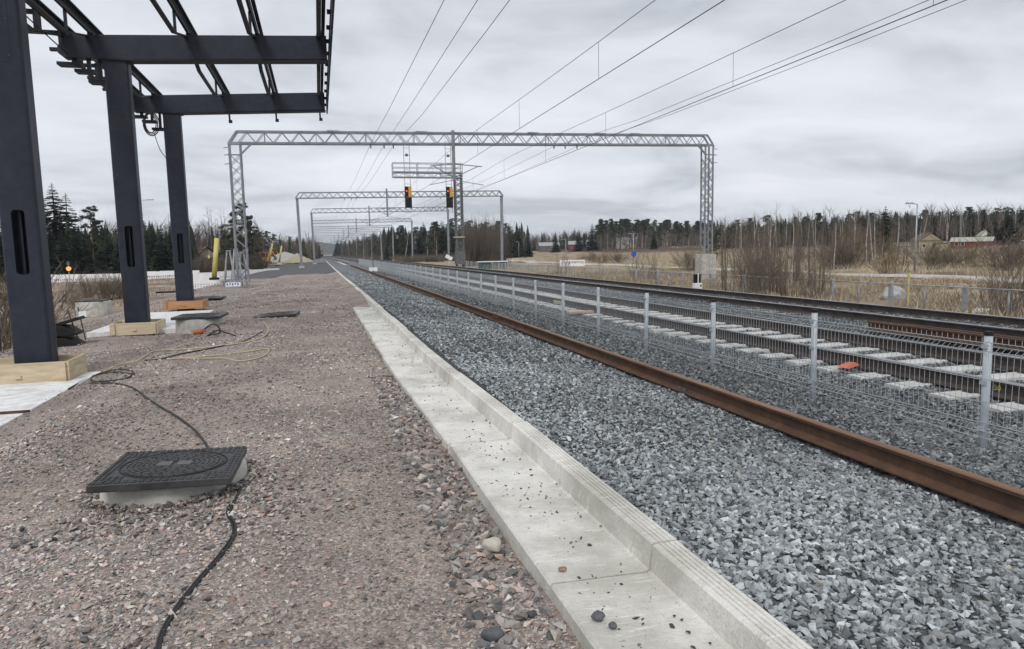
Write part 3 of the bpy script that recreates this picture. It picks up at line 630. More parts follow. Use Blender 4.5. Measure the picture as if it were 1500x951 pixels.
for ci, Y in enumerate(COLS):
    zt = 6.36
    # column: front face with a real rounded opening, back and sides
    mb = MB(); r = .055; outer = []
    sec = []
    for cx, cy, a in ((CX1 - r, Y + r, -90), (CX1 - r, Y + DEP - r, 0), (CX0 + r, Y + DEP - r, 90), (CX0 + r, Y + r, 180)):
        for i in range(5): t = rad(a + 90 * i / 4); sec.append((cx + r * math.cos(t), cy + r * math.sin(t)))
    n = len(sec); vs = [(x, y, -.36) for x, y in sec] + [(x, y, zt) for x, y in sec]
    fs = [(i, (i+1) % n, (i+1) % n + n, i + n) for i in range(n - 1)]        # all but the front face (between last and first)
    fs.append(tuple(range(n, 2 * n)))
    # front face ring around the slot
    fx0, fx1 = CX0 + r, CX1 - r; sl = rrect(-4.60, -4.415, 1.37, 2.38, .055)
    base = len(vs); vs += [(x, Y, z) for x, z in sl]; m = len(sl)
    vs += [(x, Y + .2, z) for x, z in sl]
    corners = {'bl': n - 1, 'br': 0, 'tr': n, 'tl': 2 * n - 1}
    q = len(sl) // 4
    for i in range(m): fs.append((base + i, base + (i+1) % m, base + m + (i+1) % m, base + m + i))
    fs.append(tuple(base + m + i for i in range(m)))
    br, tr, tl, bl = list(range(0, q)), list(range(q, 2*q)), list(range(2*q, 3*q)), list(range(3*q, 4*q))
    for grp, cn in ((br, 'br'), (tr, 'tr'), (tl, 'tl'), (bl, 'bl')):
        for a, b in zip(grp[:-1], grp[1:]): fs.append((corners[cn], base + b, base + a))
    for ga, gb, ca, cb in ((br, tr, 'br', 'tr'), (tr, tl, 'tr', 'tl'), (tl, bl, 'tl', 'bl'), (bl, br, 'bl', 'br')):
        fs.append((corners[ca], corners[cb], base + gb[0], base + ga[-1]))
    mb.add(vs, fs); col = cbuild(mb, 'column', M['navy'])
    mb = MB(); mb.box(-4.53, -4.50, Y + .10, Y + .19, 1.38, 2.37); cbuild(mb, 'slot_rib', M['navy2'])
    # closed hatch plate high on the column front with screw heads
    mb = MB(); mb.prism([(x, z) for x, z in rrect(-4.625, -4.39, 4.62, 5.9, .05)], Y - .004, Y + .01); hp = cbuild(mb, 'hatch_plate', M['navy'])
    mb = MB()
    for z in (4.72, 5.26, 5.8):
        for x in (-4.60, -4.415): mb.tube([(x, Y - .008, z), (x, Y, z)], .009, 6)
    cbuild(mb, 'hatch_screws', M['oldsteel'])['kind'] = 'stuff'
    mb = MB(); mb.box(CX0 - .1, CX1 + .1, Y - .1, Y + DEP + .1, -.34, -.315); cbuild(mb, 'base_plate', M['navy2'])
    # head plate and cross beam
    mb = MB(); mb.box(CX0 - .05, CX1 + .05, Y - .05, Y + DEP + .05, zt - .02, zt + .012); cbuild(mb, 'head_plate', M['navy2'])
    mb = MB(); xa, xb = -5.72, .46
    def bz(x): return 6.33 + max(0, (x + 4.2)) * .066
    prof = [(xa + .12, 6.36), (xa, 6.46), (xa, 6.62), (-5.50, 6.89), (xb, 7.23), (xb, bz(xb)), (-4.2, 6.375), (-5.2, 6.375)]
    mb.prism(prof, Y + .03, Y + .31); cbuild(mb, 'cross_beam', M['navy'], bevel=.008)
    mb = MB(); mb.add([(-4.2, Y, 6.372), (xb + .02, Y, bz(xb) - .02), (xb + .02, Y + .34, bz(xb) - .02), (-4.2, Y + .34, 6.372), (-4.2, Y, 6.35), (xb + .02, Y, bz(xb) - .045), (xb + .02, Y + .34, bz(xb) - .045), (-4.2, Y + .34, 6.35)],
                     [(0, 1, 2, 3), (7, 6, 5, 4), (0, 4, 5, 1), (1, 5, 6, 2), (2, 6, 7, 3), (3, 7, 4, 0)]); cbuild(mb, 'bottom_flange', M['navy2'])
    # end ladder-like brackets at the rear end and dangling hangers
    for j, (dx, dz, w) in enumerate(((-.02, -.13, .5), (.34, -.28, .42), (.62, -.52, .36))):
        mb = MB(); mb.box(-5.75 + dx, -5.75 + dx + w, Y + .05, Y + .35, 6.33 + dz, 6.40 + dz); mb.box(-5.75 + dx + w * .62, -5.75 + dx + w * .8, Y + .1, Y + .2, 6.40 + dz, 6.62 + dz * .4); cbuild(mb, 'cable_bracket', M['navy2'])
# purlins: pairs of flats along the platform with a cranked lower strut in each bay
PX = (-5.60, -5.02, -2.85, -1.25, .30)
for pi_, px in enumerate(PX):
    z = 6.90 + (px + 5.5) * .055
    mb = MB(); mb.bar((px, 9.2, z + .13), (px, 27.0, z + .13), .06, .2)
    cbuild(mb, 'purlin', M['navy2'])
    mb = MB(); mb.bar((px + .09, 9.2, z + .2), (px + .09, 27.0, z + .2), .09, .03); cbuild(mb, 'purlin_flange', M['navy2'])
    for Y in COLS:
        mb = MB(); mb.box(px - .05, px + .09, Y + .04, Y + .30, z - .06, z + .04); cbuild(mb, 'purlin_cleat', M['navy2'])
    for Y0, Y1 in ((9.2, 12.5), (12.8, 19.0), (19.3, 25.5)):
        mid0, mid1 = Y0 + (Y1 - Y0) * .25, Y1 - (Y1 - Y0) * .25; d = .42
        mb = MB(); mb.bar((px - .05, Y0, z - .02), (px - .05, mid0, z - d), .10, .035); mb.bar((px - .05, mid0, z - d), (px - .05, mid1, z - d), .10, .035); mb.bar((px - .05, mid1, z - d), (px - .05, Y1 + .1, z - .02), .10, .035)
        cbuild(mb, 'cranked_strut', M['navy2'])
        for yy in ((mid1,) if Y0 > 10 else ()):
            mb = MB(); mb.bar((px - .02, yy, z - d), (px - .02, yy, z + .06), .06, .05); cbuild(mb, 'strut_post', M['navy2'])
    if pi_ >= 2:
        mb = MB(); mb.bar((px - .02, 27.0, z - .02), (px - .0, 27.05, z - .62), .06, .05); mb.cbox((px + .02, 27.05, z - .64), (.12, .08, .1)); cbuild(mb, 'hanger', M['navy2'])
# stepped fascia plates along the track-side ends
for k in range(16):
    y = 9.4 + k * 1.12; mb = MB(); mb.box(.53, .58, y, y + 1.0, 6.82, 7.3); mb.box(.44, .53, y + .45, y + .55, 7.0, 7.08); cbuild(mb, 'fascia_plate', M['navy2'])
for k in range(13):
    y = 9.6 + k * 1.4; mb = MB(); mb.box(-6.0, -5.35, y, y + .10, 6.60, 6.68); mb.box(-5.80, -5.70, y + .02, y + .08, 6.68, 7.05); cbuild(mb, 'rear_bracket', M['navy2'])
def wire_obj(name, pts, r, mt, label, cat, n=5, group=None):
    return tag(MB().tube(pts, r, n).build(name, mt, smooth_=True), label, cat, group)
def bez(pts, k=8):
    out = []; P = [Vector(p) for p in pts]; P = [P[0]] + P + [P[-1]]
    for i in range(1, len(P) - 2):
        for j in range(k):
            t = j / k; a, b, c, d = P[i-1], P[i], P[i+1], P[i+2]
            out.append(.5 * ((2*b) + (c-a)*t + (2*a-5*b+4*c-d)*t*t + (3*b-a-3*c+d)*t**3))
    return out + [P[-2]]
wire_obj('canopy_cable', bez([(-5.6, 10, 6.9), (-5.62, 11.5, 6.66), (-5.6, 14, 6.82), (-5.58, 17, 6.6), (-5.5, 19.2, 6.42)]), .014, M['rubber'], 'black cable running along the rear brackets of the canopy', 'cable')
for k in range(3):
    a = k * .5; c = Vector((-5.08, 25.2, 5.95))
    wire_obj('cable_coil', [c + Vector((math.cos(t) * (.16 + .04 * k), .05 * k, math.sin(t) * (.30 + .04 * k))) for t in np.linspace(0, 6.28, 24)], .018, M['rubber'],
             ('thickest', 'middle', 'outermost')[k] + ' loop of black cable hanging under the third beam', 'cable')
wire_obj('hanging_cable', bez([(-5.0, 25.2, 5.65), (-4.85, 25.2, 5.1), (-4.62, 25.2, 4.7), (-4.62, 25.2, 4.3), (-4.68, 25.2, 3.95)]), .012, M['rubber'], 'single thin black cable end dangling beside the third column', 'cable')

# ------------------------------------------------------------------ formwork boxes and slabs round the column feet
def formwork(x0, x1, y0, y1, z0, z1, mt, mt2, label):
    e = empty('formwork_box', ((x0 + x1) / 2, (y0 + y1) / 2, z0), label, 'formwork'); w = .03; c = e.location
    def b(a): m = MB().box(*a); m.v = [(x - c.x, y - c.y, z - c.z) for x, y, z in m.v]; return m
    n = 3; L_ = (x1 - x0) / n
    b((x0, x1, y0, y0 + w, z0, z1)).build('board', mt, e); b((x0, x1, y1 - w, y1, z0, z1)).build('board', mt, e)
    b((x0, x0 + w, y0 + w + .002, y1 - w - .002, z0, z1 - .004)).build('board', mt2, e); b((x1 - w, x1, y0 + w + .002, y1 - w - .002, z0, z1 + .004)).build('board', mt2, e)
    for x in (x0 + .04, x1 - .12): b((x, x + .08, y0 - .045, y0 - .002, z0 + .02, z1 - .01)).build('batten', mt2, e)
    b(((x0 + x1) / 2 - .03, (x0 + x1) / 2 + .05, y0 - .03, y0 - .002, z0 + .1, z0 + .14)).build('wedge', mt2, e)
    mm = MB(); mm.box(x0 + w + .01, x1 - w - .01, y0 + w + .01, y1 - w - .01, z0, z0 + .05); mm.v = [(x - c.x, y - c.y, z - c.z) for x, y, z in mm.v]; mm.build('poured_floor', M['concrete2'], e)
formwork(-5.3, -3.88, 12.14, 12.99, -.33, .0, M['ply'], M['ply'], 'pale plywood formwork box round the nearest column foot')
formwork(-5.02, -3.95, 18.66, 19.62, -.30, .0, M['pine'], M['pine'], 'pale pine formwork box round the middle column foot')
formwork(-5.12, -3.83, 25.15, 26.05, -.16, .11, M['orangeply'], M['orangeply'], 'orange plywood formwork box round the third column foot')
def slab(x0, x1, y0, y1, z0, z1, label):
    return tag(MB().box(x0, x1, y0, y1, z0, z1).build('foundation_slab', M['slab'], bevel=.012), label, 'slab')
slab(-7.2, -3.66, 8.2, 12.95, -.5, -.31, 'white concrete foundation slab under the nearest column')
slab(-5.6, -3.5, 18.9, 24.9, -.4, -.21, 'white concrete foundation slab running between middle and third columns')
mb = MB(); mb.box(-.35, -.03, -.03, .03, 0, .05); mb.bar((-.05, 0, .04), (.02, .02, .12), .03); mb.bar((-.3, .1, .01), (.55, -.05, .02), .03)
tag(mb.build('rusty_bracket', M['rust'], loc=(-4.15, 9.75, -.31), rot=(0, 0, .1)), 'rusty steel offcut lying on the white slab at the left edge', 'bracket')

# black plastic tray and the two stakes with a paper note
bf = at_z(92, 509, -.36)
e = empty('barrier_foot', bf, 'stacked black plastic feet behind the nearest column', 'barrier foot')
for j, (z, dx) in enumerate(((0, .05), (.27, 0))):
    m = MB(); prof = [(-.5 + dx, 0), (.32 + dx, 0), (.36 + dx, .05), (.12 + dx, .22), (-.3 + dx, .25), (-.52 + dx, .1)]; m.prism([(x, z + zz) for x, zz in prof], -.25, .3); m.build('foot', M['black'], e, bevel=.015)
m = MB(); m.prism([(-.1, .54), (.02, .5), (.44, .62), (.40, .68)], -.2, .25); m.build('flap', M['black'], e, bevel=.01)
def stake(p, q, label):
    p, q = Vector(p), Vector(q); e = empty('stake', p, label, 'stake'); m = MB(); m.tube([(0, 0, -.1), q - p], .014, 6); m.build('rod', M['rail'], e); return e
b1 = at_z(120, 508, -.36); b2 = at_z(127, 501, -.36)
stake(b1, at_y(99, 454, b1.y + .05), 'rusty leaning stake nearest the first column'); stake(b2, at_y(114, 450, b2.y + .05), 'rusty stake carrying a white paper note')
pn = at_y(115, 466, b2.y - .03)
m = MB(); m.add([(0, 0, 0), (.16, .0, .02), (.17, .015, .17), (.01, .0, .15), (0, .006, 0), (.16, .006, .02), (.17, .021, .17), (.01, .006, .15)], [(0, 1, 2, 3), (7, 6, 5, 4), (0, 4, 5, 1), (1, 5, 6, 2), (2, 6, 7, 3), (3, 7, 4, 0)])
tag(m.build('paper_note', M['paper'], loc=pn), 'white paper note pinned to the rusty stake', 'paper')

# ------------------------------------------------------------------ cables on the gravel
def ground_cable(pxs, r, mt, label, lift=None, name='cable'):
    pts = []
    for i, q in enumerate(pxs):
        p = at_z(q[0], q[1], 0)
        for _ in range(4): p = at_z(q[0], q[1], float(h_platform(p.x, p.y)) + r * .8 + (q[2] if len(q) > 2 else .006))
        pts.append(p)
    return wire_obj(name, bez(pts, 6), r, mt, label, 'cable', 6)
ground_cable([(232, 958), (240, 925), (262, 888), (292, 850), (325, 812), (343, 785), (344, 768), (336, 752), (341, 738), (352, 715), (360, 690)], .0075, M['rubber'], 'thick black cable from the near manhole to the bottom of the picture')
ground_cable([(228, 958), (236, 925), (258, 888), (288, 850), (321, 812), (340, 784), (340, 768), (332, 752), (337, 738)], .006, M['rubber'], 'thinner black cable running alongside the thick one')
ground_cable([(310, 668), (304, 655), (287, 632), (262, 612), (238, 598), (215, 583), (196, 569), (172, 562), (150, 561), (132, 562)], .011, M['rubber'], 'black cable from the near manhole back towards the first column')
ground_cable([(100, 570), (125, 556), (150, 546), (175, 541), (195, 545), (188, 553), (160, 558), (135, 558), (138, 550), (165, 545), (195, 548)], .011, M['rubber'], 'looped black cable beside the first formwork box')
ground_cable([(160, 541), (175, 534), (200, 529), (212, 522), (228, 514), (262, 512), (300, 509), (350, 503), (380, 496), (393, 485), (388, 474), (382, 472)], .013, M['yellowcable'], 'long yellowish cable curving across the gravel')
ground_cable([(250, 526), (290, 523), (330, 519), (370, 514), (390, 511), (393, 516), (380, 524), (350, 529), (330, 525), (300, 525), (262, 525)], .011, M['yellowcable'], 'yellow cable loop nearer the camera in the gravel')
ground_cable([(212, 528), (235, 526), (262, 519), (300, 512), (330, 506), (352, 502), (370, 494), (384, 486)], .012, M['rubber'], 'black cable lying beside the yellow cable')
ground_cable([(296, 488), (302, 480, .1), (312, 475, .25), (320, 479, .2), (322, 488, .05), (312, 490), (304, 492), (318, 484, .06), (330, 487), (345, 492)], .014, M['rubber'], 'black cable end arching up from the orange plug')
p = at_z(290, 489, 0.0); e = empty('cable_plug', (p.x, p.y, float(h_platform(p.x, p.y))), 'orange red plug at the end of the arching black cable', 'plug')
m = MB(); m.tube([(-.09, 0, .05), (-.04, 0, .06), (.05, 0, .07), (.1, 0, .07)], .05, 8); m.build('plug_body', M['orange'], e, True); MB().tube([(.1, 0, .07), (.16, 0, .08)], .022, 8).build('collar', M['orange'], e, True)

# ------------------------------------------------------------------ catenary portals
def obox(mb, org): mb.v = [(x - org.x, y - org.y, z - org.z) for x, y, z in mb.v]; return mb
def portal(Y, xl, xr, label, near=False, zb=(.05, .05)):
    dx = float(curve_x(Y)); xl += dx; xr += dx
    e = empty('catenary_portal', (xl, Y, 0), label, 'portal', 'catenary portals over the tracks'); O_ = e.location.copy()
    sl = (8.38 - 7.85) / 30.6 if near else .012
    z0 = 7.87 if near else 8.05; dep = .64
    def zbot(x): return z0 + (x - xl) * sl
    def part(mb, name, mt=M['portal'], kind=None):
        o = obox(mb, O_).build(name, mt, e)
        if kind: o['kind'] = kind
        return o
    hy = .24; r = .055
    inset = .45
    for y in (Y - hy, Y + hy):
        mb = MB(); mb.bar((xl - .3, y, zbot(xl - .3)), (xr + .3, y, zbot(xr + .3)), .1, .1); part(mb, 'bottom_chord')
        mb = MB(); mb.bar((xl - .3 + inset, y, zbot(xl) + dep), (xr + .3 - inset, y, zbot(xr) + dep), .09, .09); part(mb, 'top_chord')
        for a, b in ((xl - .3, xl - .3 + inset), (xr + .3, xr + .3 - inset)):
            mb = MB(); mb.bar((a, y, zbot(a)), (b, y, zbot(b) + dep), .09, .09); part(mb, 'corner_brace')
    x = xl + .2; k = 0; bay = .47; far = MB()
    while x < xr - .3:
        for y in (Y - hy, Y + hy):
            za, zb_ = (zbot(x) + .03, zbot(x) + dep - .03) if k % 2 == 0 else (zbot(x) + dep - .03, zbot(x) + .03)
            if near:
                mb = MB(); mb.bar((x, y, za), (x + bay, y, zb_), .036, .036); part(mb, 'diagonal')
                if k % 6 == 3: mb = MB(); mb.bar((x, y, zbot(x)), (x, y, zbot(x) + dep), .034, .034); part(mb, 'vertical')
            else: far.bar((x, y, za), (x + bay, y, zb_), .05, .05)
        x += bay; k += 1
    if not near: part(far, 'diagonals', kind='stuff')
    if near:
        for xx in (xl + 5.4, xl + 10.5, xl + 17.5, xl + 22, xr - 5.5):       # splice plates
            mb = MB(); mb.box(xx - .35, xx + .35, Y - hy - .08, Y - hy - .052, zbot(xx) - .075, zbot(xx) + .02); part(mb, 'splice_plate')
            mb = MB(); mb.box(xx - .35, xx + .35, Y - hy - .08, Y - hy - .052, zbot(xx) + dep - .02, zbot(xx) + dep + .075); part(mb, 'splice_plate')
    for side, xc, base in ((1, xl, zb[0]), (-1, xr, zb[1])):
        top = zbot(xc) - .05
        if near:
            w, d = .29, .26
            for sx in (-1, 1):
                for sy in (-1, 1):
                    mb = MB(); mb.bar((xc + sx * w, Y + sy * d, base), (xc + sx * w, Y + sy * d, top), .085, .085); part(mb, 'leg_chord')
            z = base + .15; i = 0; st = .58
            while z + st < top - .5:
                f = 1 if i % 2 == 0 else -1; low = z < base + 2.2
                for sy in (-1, 1):
                    mb = MB(); mb.bar((xc - f * w, Y + sy * (d + .035), z), (xc + f * w, Y + sy * (d + .035), z + st), .035, .035); part(mb, 'lattice_bar')
                    if not low: mb = MB(); mb.bar((xc + f * w, Y + sy * (d + .035), z), (xc - f * w, Y + sy * (d + .035), z + st), .035, .035); part(mb, 'lattice_bar')
                for sx in (-1, 1):
                    mb = MB(); mb.bar((xc + sx * (w + .035), Y - f * d, z), (xc + sx * (w + .035), Y + f * d, z + st), .035, .035); part(mb, 'lattice_bar')
                z += st; i += 1
            for zz in (top - .62, top - .02):
                mb = MB(); mb.box(xc - w - .07, xc + w + .07, Y - d - .075, Y - d - .05, zz - .04, zz + .04); part(mb, 'tie_plate')
            mb = MB(); mb.bar((xc + side * w, Y - d - .06, top - .62), (xc + side * (w + .62), Y - d - .06, top + .0), .09, .09); part(mb, 'knee_brace')
            for zz in (top - .2, top - .6, top - 1.1):
                mb = MB(); mb.bar((xc - side * (w + .03), Y - d, zz), (xc - side * (w + .26), Y - d - .1, zz - .05), .04, .04); part(mb, 'wire_bracket')
            mb = MB(); mb.box(xc - .38, xc + .38, Y - .36, Y + .36, base - .02, base + .03); part(mb, 'foot_plate')
        else:
            mb = MB(); mb.bar((xc, Y, base), (xc - side * .12, Y, top + .1), .30, .26, up=(0, 1, 0)); part(mb, 'leg')
            mb = MB(); mb.bar((xc, Y, -.8 if xc > 3 else -.1), (xc, Y, base + .02), .6, .6); part(mb, 'footing', M['concrete2'])
    # drop post with cantilevers
    px = 8.15 + dx; pt = zbot(px) + (dep + .12 if near else 1.0); pb = 5.85
    mb = MB(); mb.tube([(px, Y - hy - .16, pb), (px, Y - hy - .16, pt)], .10, 10); part(mb, 'drop_post')
    for sgn, reach in ((1, 1.75), (-1, 1.45)):
        ytip = Y - hy - .16
        mb = MB(); mb.tube([(px, ytip, 6.85), (px + sgn * reach, ytip, 6.72)], .03, 6); part(mb, 'cantilever_tube')
        mb = MB(); mb.tube([(px, ytip, 6.05), (px + sgn * reach * .85, ytip, 6.72)], .03, 6); part(mb, 'cantilever_strut')
        mb = MB(); mb.tube([(px, ytip, 5.9), (px + sgn * reach * 1.05, ytip, 5.6)], .022, 6); part(mb, 'registration_arm')
        for q, zz in ((.18, 6.84), (.16, 6.15)):
            mb = MB()
            for k in range(4): mb.cyl((px + sgn * (q + .06 * k), ytip), .055, zz - .015, zz + .015, 8)
            part(mb, 'insulator', M['oldsteel'], kind='stuff')
    for xi in ((3.25, 4.03, 4.57, 14.65, 15.4, 16.2) if Y < 100 else ()):
        mb = MB(); mb.tube([(xi + dx, Y - hy, zbot(xi)), (xi + dx, Y - hy - .02, zbot(xi) - .3)], .04, 6); part(mb, 'hanging_insulator', M['oldsteel'])
    return e
GY = 42
portal(GY, -4.25, 25.75, 'nearest big lattice steel portal spanning the platform and all tracks', True, (.12, 1.06))
ped = empty('portal_pedestal', (25.72, GY, -.8), 'tall pale concrete block under the right leg of the nearest portal', 'pedestal')
MB().box(-.55, .0, -.45, .45, 0, 1.84).build('block_half', M['concrete2'], ped, bevel=.02); MB().box(.012, .55, -.45, .45, 0, 1.84).build('block_half', M['concrete2'], ped, bevel=.02)
FARP = [(84, -2.0, 22.3, 'second portal along the line with plain tubular legs'), (114, -.7, 21, 'third portal along the line with plain tubular legs'),
        (153, -.9, 20.1, 'fourth portal down the line'), (189, -.9, 19.8, 'fifth portal down the line'), (222, -.9, 19.7, 'sixth portal down the line'),
        (258, -.9, 19.7, 'seventh portal down the line'), (295, -.9, 19.7, 'eighth portal down the line'), (335, -.9, 19.7, 'ninth portal down the line'), (390, -.9, 19.7, 'tenth portal down the line'), (450, -.9, 19.7, 'farthest portal down the line')]
for Y, a, b, lab in FARP: portal(Y, a, b, lab, False, (.2, -.1))

# ------------------------------------------------------------------ signal gantry with two signals
SY = 72.0
sg = empty('signal_gantry', (14.6, SY, -.2), 'weathered lattice signal mast with a cantilevered service platform', 'signal gantry'); SO = sg.location.copy()
def sgp(mb, name, mt=M['oldsteel'], kind=None):
    o = obox(mb, SO).build(name, mt, sg)
    if kind: o['kind'] = kind
    return o
mx = 14.5; w = .36
for sx in (-1, 1):
    for sy in (-1, 1): mb = MB(); mb.bar((mx + sx * w, SY + sy * w, -.3), (mx + sx * w, SY + sy * w, 9.9), .12, .12); sgp(mb, 'mast_chord')
z = .2; i = 0
while z < 9.2:
    f = 1 if i % 2 else -1
    for sy in (-1, 1):
        mb = MB(); mb.bar((mx - f * w, SY + sy * w, z), (mx + f * w, SY + sy * w, z + .62), .06, .06); sgp(mb, 'lattice_bar')
        mb = MB(); mb.bar((mx + f * w, SY + sy * w, z), (mx - f * w, SY + sy * w, z + .62), .06, .06); sgp(mb, 'lattice_bar')
    z += .62; i += 1
mb = MB(); mb.box(mx - .6, mx + .45, SY - .5, SY + .5, 3.0, 3.12); sgp(mb, 'mast_platform', M['yellowcable'])
mb = MB(); mb.box(mx - .5, mx + .5, SY - .45, SY + .45, .2, 1.6); sgp(mb, 'mast_cabinet')
x0, x1 = 7.7, 14.9
for y in (SY - .45, SY + .45):
    for zz, nm, t in ((9.27, 'bottom_chord', .09), (9.78, 'deck_beam', .14), (10.24, 'mid_rail', .06), (10.70, 'hand_rail', .07)):
        mb = MB(); mb.bar((x0, y, zz), (x1, y, zz), t, t); sgp(mb, nm, M['galv'])
    for k in range(12):
        a = x0 + k * .6; mb = MB(); mb.bar((a, y, 9.27 if k % 2 else 9.78), (a + .6, y, 9.78 if k % 2 else 9.27), .05, .05); sgp(mb, 'diagonal', M['galv'])
    for xx in (x0, 10.25, 12.75, x1): mb = MB(); mb.bar((xx, y, 9.27), (xx, y, 10.7), .07, .07); sgp(mb, 'rail_post', M['galv'])
mb = MB(); mb.box(x0, x1, SY - .38, SY + .38, 9.80, 9.84); sgp(mb, 'deck', M['galv'])
def signal(xc, label):
    e = empty('railway_signal', (xc, SY - .75, 5.6), label, 'signal', 'signals hanging from the signal gantry'); hw = .29
    for sx in (-1, 1): MB().bar((sx * hw, 0, 0), (sx * hw - (.2 if False else 0), 0, 7.25), .06, .06).build('ladder_rail', M['galv'], e)
    for zz in np.arange(.05, 7.3, .72): MB().bar((-hw, 0, float(zz)), (hw, 0, float(zz)), .04, .04).build('rung', M['galv'], e)
    MB().box(-.14, .14, -.08, .08, 5.7, 5.95).build('terminal_box', M['oldsteel'], e)
    h = MB().box(-.33, .03, -.16, .02, 1.62, 2.66).build('upper_head', M['black'], e)
    MB().tube([(-.15, -.165, 2.2), (-.15, -.2, 2.2)], .075, 14).build('red_lamp', M['red_lamp'], h)
    MB().tube([(-.15, -.165, 2.45), (-.15, -.2, 2.45)], .09, 14).build('dark_lamp', M['void'], h)
    MB().tube([(-.15, -.165, 1.9), (-.15, -.2, 1.9)], .09, 14).build('dark_lamp', M['void'], h)
    MB().box(.034, .36, -.15, .0, 1.62, 2.66).build('amber_side_panel', M['signalyellow'], e)
    l = MB().box(-.33, .36, -.16, .02, .5, 1.58).build('lower_head', M['black'], e)
    for zz in (.8, 1.25): MB().tube([(0, -.165, zz), (0, -.2, zz)], .09, 14).build('dark_lamp', M['void'], l)
signal(9.1, 'left hanging railway signal with red lamp and amber side, over the middle track')
signal(13.38, 'right hanging railway signal with red lamp and amber side, close to the mast')

# ------------------------------------------------------------------ overhead wires
def overhead(pts, r, label, droppers=None):
    e = empty('overhead_wire', pts[0], label, 'wire', 'overhead wires'); p0 = Vector(pts[0])
    MB().tube([Vector(p) - p0 for p in pts], r, 5).build('line', M['cable'], e, True)
    return e
def run(x, zs, label, r=.009, x2=None, far=460):
    Ys = [y for y, z in zs]; Zs = [z for y, z in zs]; pts = []
    for y in list(np.arange(-24, 120, 3.)) + list(np.arange(120, far, 15.)):
        pts.append((x + float(curve_x(y)), float(y), float(np.interp(y, Ys, Zs))))
    return overhead(pts, r, label)
sagz = lambda a, b, c: [(-24, a + .3), (-5, b + .12), (17, b), (30, b + .08), (42, c), (60, c - .2), (84, c + .05), (99, c - .15), (114, c), (134, c - .2), (153, c), (500, c)]
run(3.25, sagz(8.0, 7.70, 7.97), 'leftmost of the three feeder wires left of the tracks')
run(4.03, sagz(8.0, 7.67, 7.93), 'middle one of the three feeder wires left of the tracks')
run(4.57, sagz(7.9, 7.38, 7.90), 'rightmost of the three feeder wires left of the tracks')
def catenary(x, zc, zm, lab, drop_y):
    run(x, [(-24, zc), (42, zc - .06), (500, zc)], lab + ' contact wire', .0105)
    mz = [(-24, zm + .2), (-10, zm - .1), (9, zm - .2), (22, zm - .1), (40, zm + .15), (60, zm - .25), (84, zm + .1), (99, zm - .2), (114, zm + .1), (134, zm - .25), (153, zm + .1), (500, zm)]
    e = run(x, mz, lab + ' messenger wire', .0085); o = Vector(e.location)
    for y in drop_y:
        m = float(np.interp(y, [a for a, b in mz], [b for a, b in mz])); dx = float(curve_x(y))
        MB().tube([Vector((x + dx, y, zc - .03)) - o, Vector((x + dx, y, m)) - o], .006, 4).build('dropper', M['cable'], e)
catenary(7.9, 6.42, 7.52, 'upper left overhead', [-6, 2, 10.2, 18.6, 26.6, 34, 48, 56, 64, 72, 92, 100, 108])
catenary(11.2, 5.98, 6.98, 'right hand overhead', [-3, 4.8, 10.6, 17, 25.7, 33.2, 41.2, 50, 58, 66, 74, 92, 100, 108])
run(14.65, sagz(7.9, 7.45, 8.05), 'upper thin feeder wire on the right'); run(16.29, sagz(8.1, 7.72, 8.1), 'lower thin feeder wire on the right')

# ------------------------------------------------------------------ chain link fence beyond the tracks
GX = 20.0
cf = empty('chain_link_fence', (GX, 0, -.75), 'low grey chain link fence beyond the far track', 'fence')
mb = MB()
for k in range(31):
    y = k * .1
    mb.tube([(0, y, .05), (0, min(y + .8, 3.0), .05 + .8 * (min(y + .8, 3.0) - y) / .8)], .003, 3, cap=False)
    mb.tube([(.004, y, .05), (.004, max(y - .8, 0), .05 + .8 * (y - max(y - .8, 0)) / .8)], .003, 3, cap=False)
CL = mb.mesh('chain_mesh', M['galv']); POSTB = MB().box(-.06, .06, -.06, .06, -.2, .92).mesh('thick_post', M['galv']); POSTS = MB().tube([(0, 0, -.1), (0, 0, .86)], .03, 8).mesh('thin_post', M['galv'], True); TR = MB().tube([(0, 0, .85), (0, 3.0, .85)], .022, 6).mesh('top_rail', M['galv'])
for k in range(-4, 27):
    y = 17.3 + 3.0 * k
    link('thick_post', POSTB, cf, (.1, y, 0)); link('thin_post', POSTS, cf, (.05, y + 1.5, 0)); link('top_rail', TR, cf, (0, y, 0)); link('chain_mesh', CL, cf, (0, y, 0))['kind'] = 'stuff'
gz = lambda x, y: float(h_ground(x, y))
rock('boulder', (22.9, 23.0, gz(22.9, 23) + .12), (.55, .5, .42), M['boulder'], 'pale rounded boulder behind the chain link fence', 'boulder', 21, sub=4)
p = (21.2, 20.6); e = empty('marker_post', (*p, gz(*p)), 'thin yellow marker post beside the boulder', 'marker post'); MB().tube([(0, 0, -.1), (0, 0, 1.15)], .03, 8).build('post', M['yellow'], e); MB().cbox((0, 0, 1.2), (.09, .09, .12)).build('cap', M['yellow'], e)
p = (18.4, 30.8); e = empty('trackside_cabinet', (*p, gz(*p) - .03), 'white trackside box with black panel above it near the portal pedestal', 'cabinet')
MB().box(-.2, .2, -.15, .15, .12, .55).build('white_box', M['white'], e, bevel=.02); MB().box(-.2, .16, -.05, .05, .56, 1.0).build('black_panel', M['black'], e); MB().box(-.02, .03, -.08, -.052, .5, 1.05).build('white_stripe', M['white'], e); MB().box(.06, .15, -.156, -.151, .38, .48).build('badge', M['teal'], e); MB().tube([(0, 0, -.1), (0, 0, .13)], .05, 8).build('stand', M['galv'], e)
p = (20.6, 17.2); tag(MB().box(-.7, .7, -.25, .25, 0, .06).build('pale_board', M['white'], loc=(*p, gz(*p) + .03), rot=(0, 0, .5)), 'pale board lying at the foot of the chain link fence', 'board')

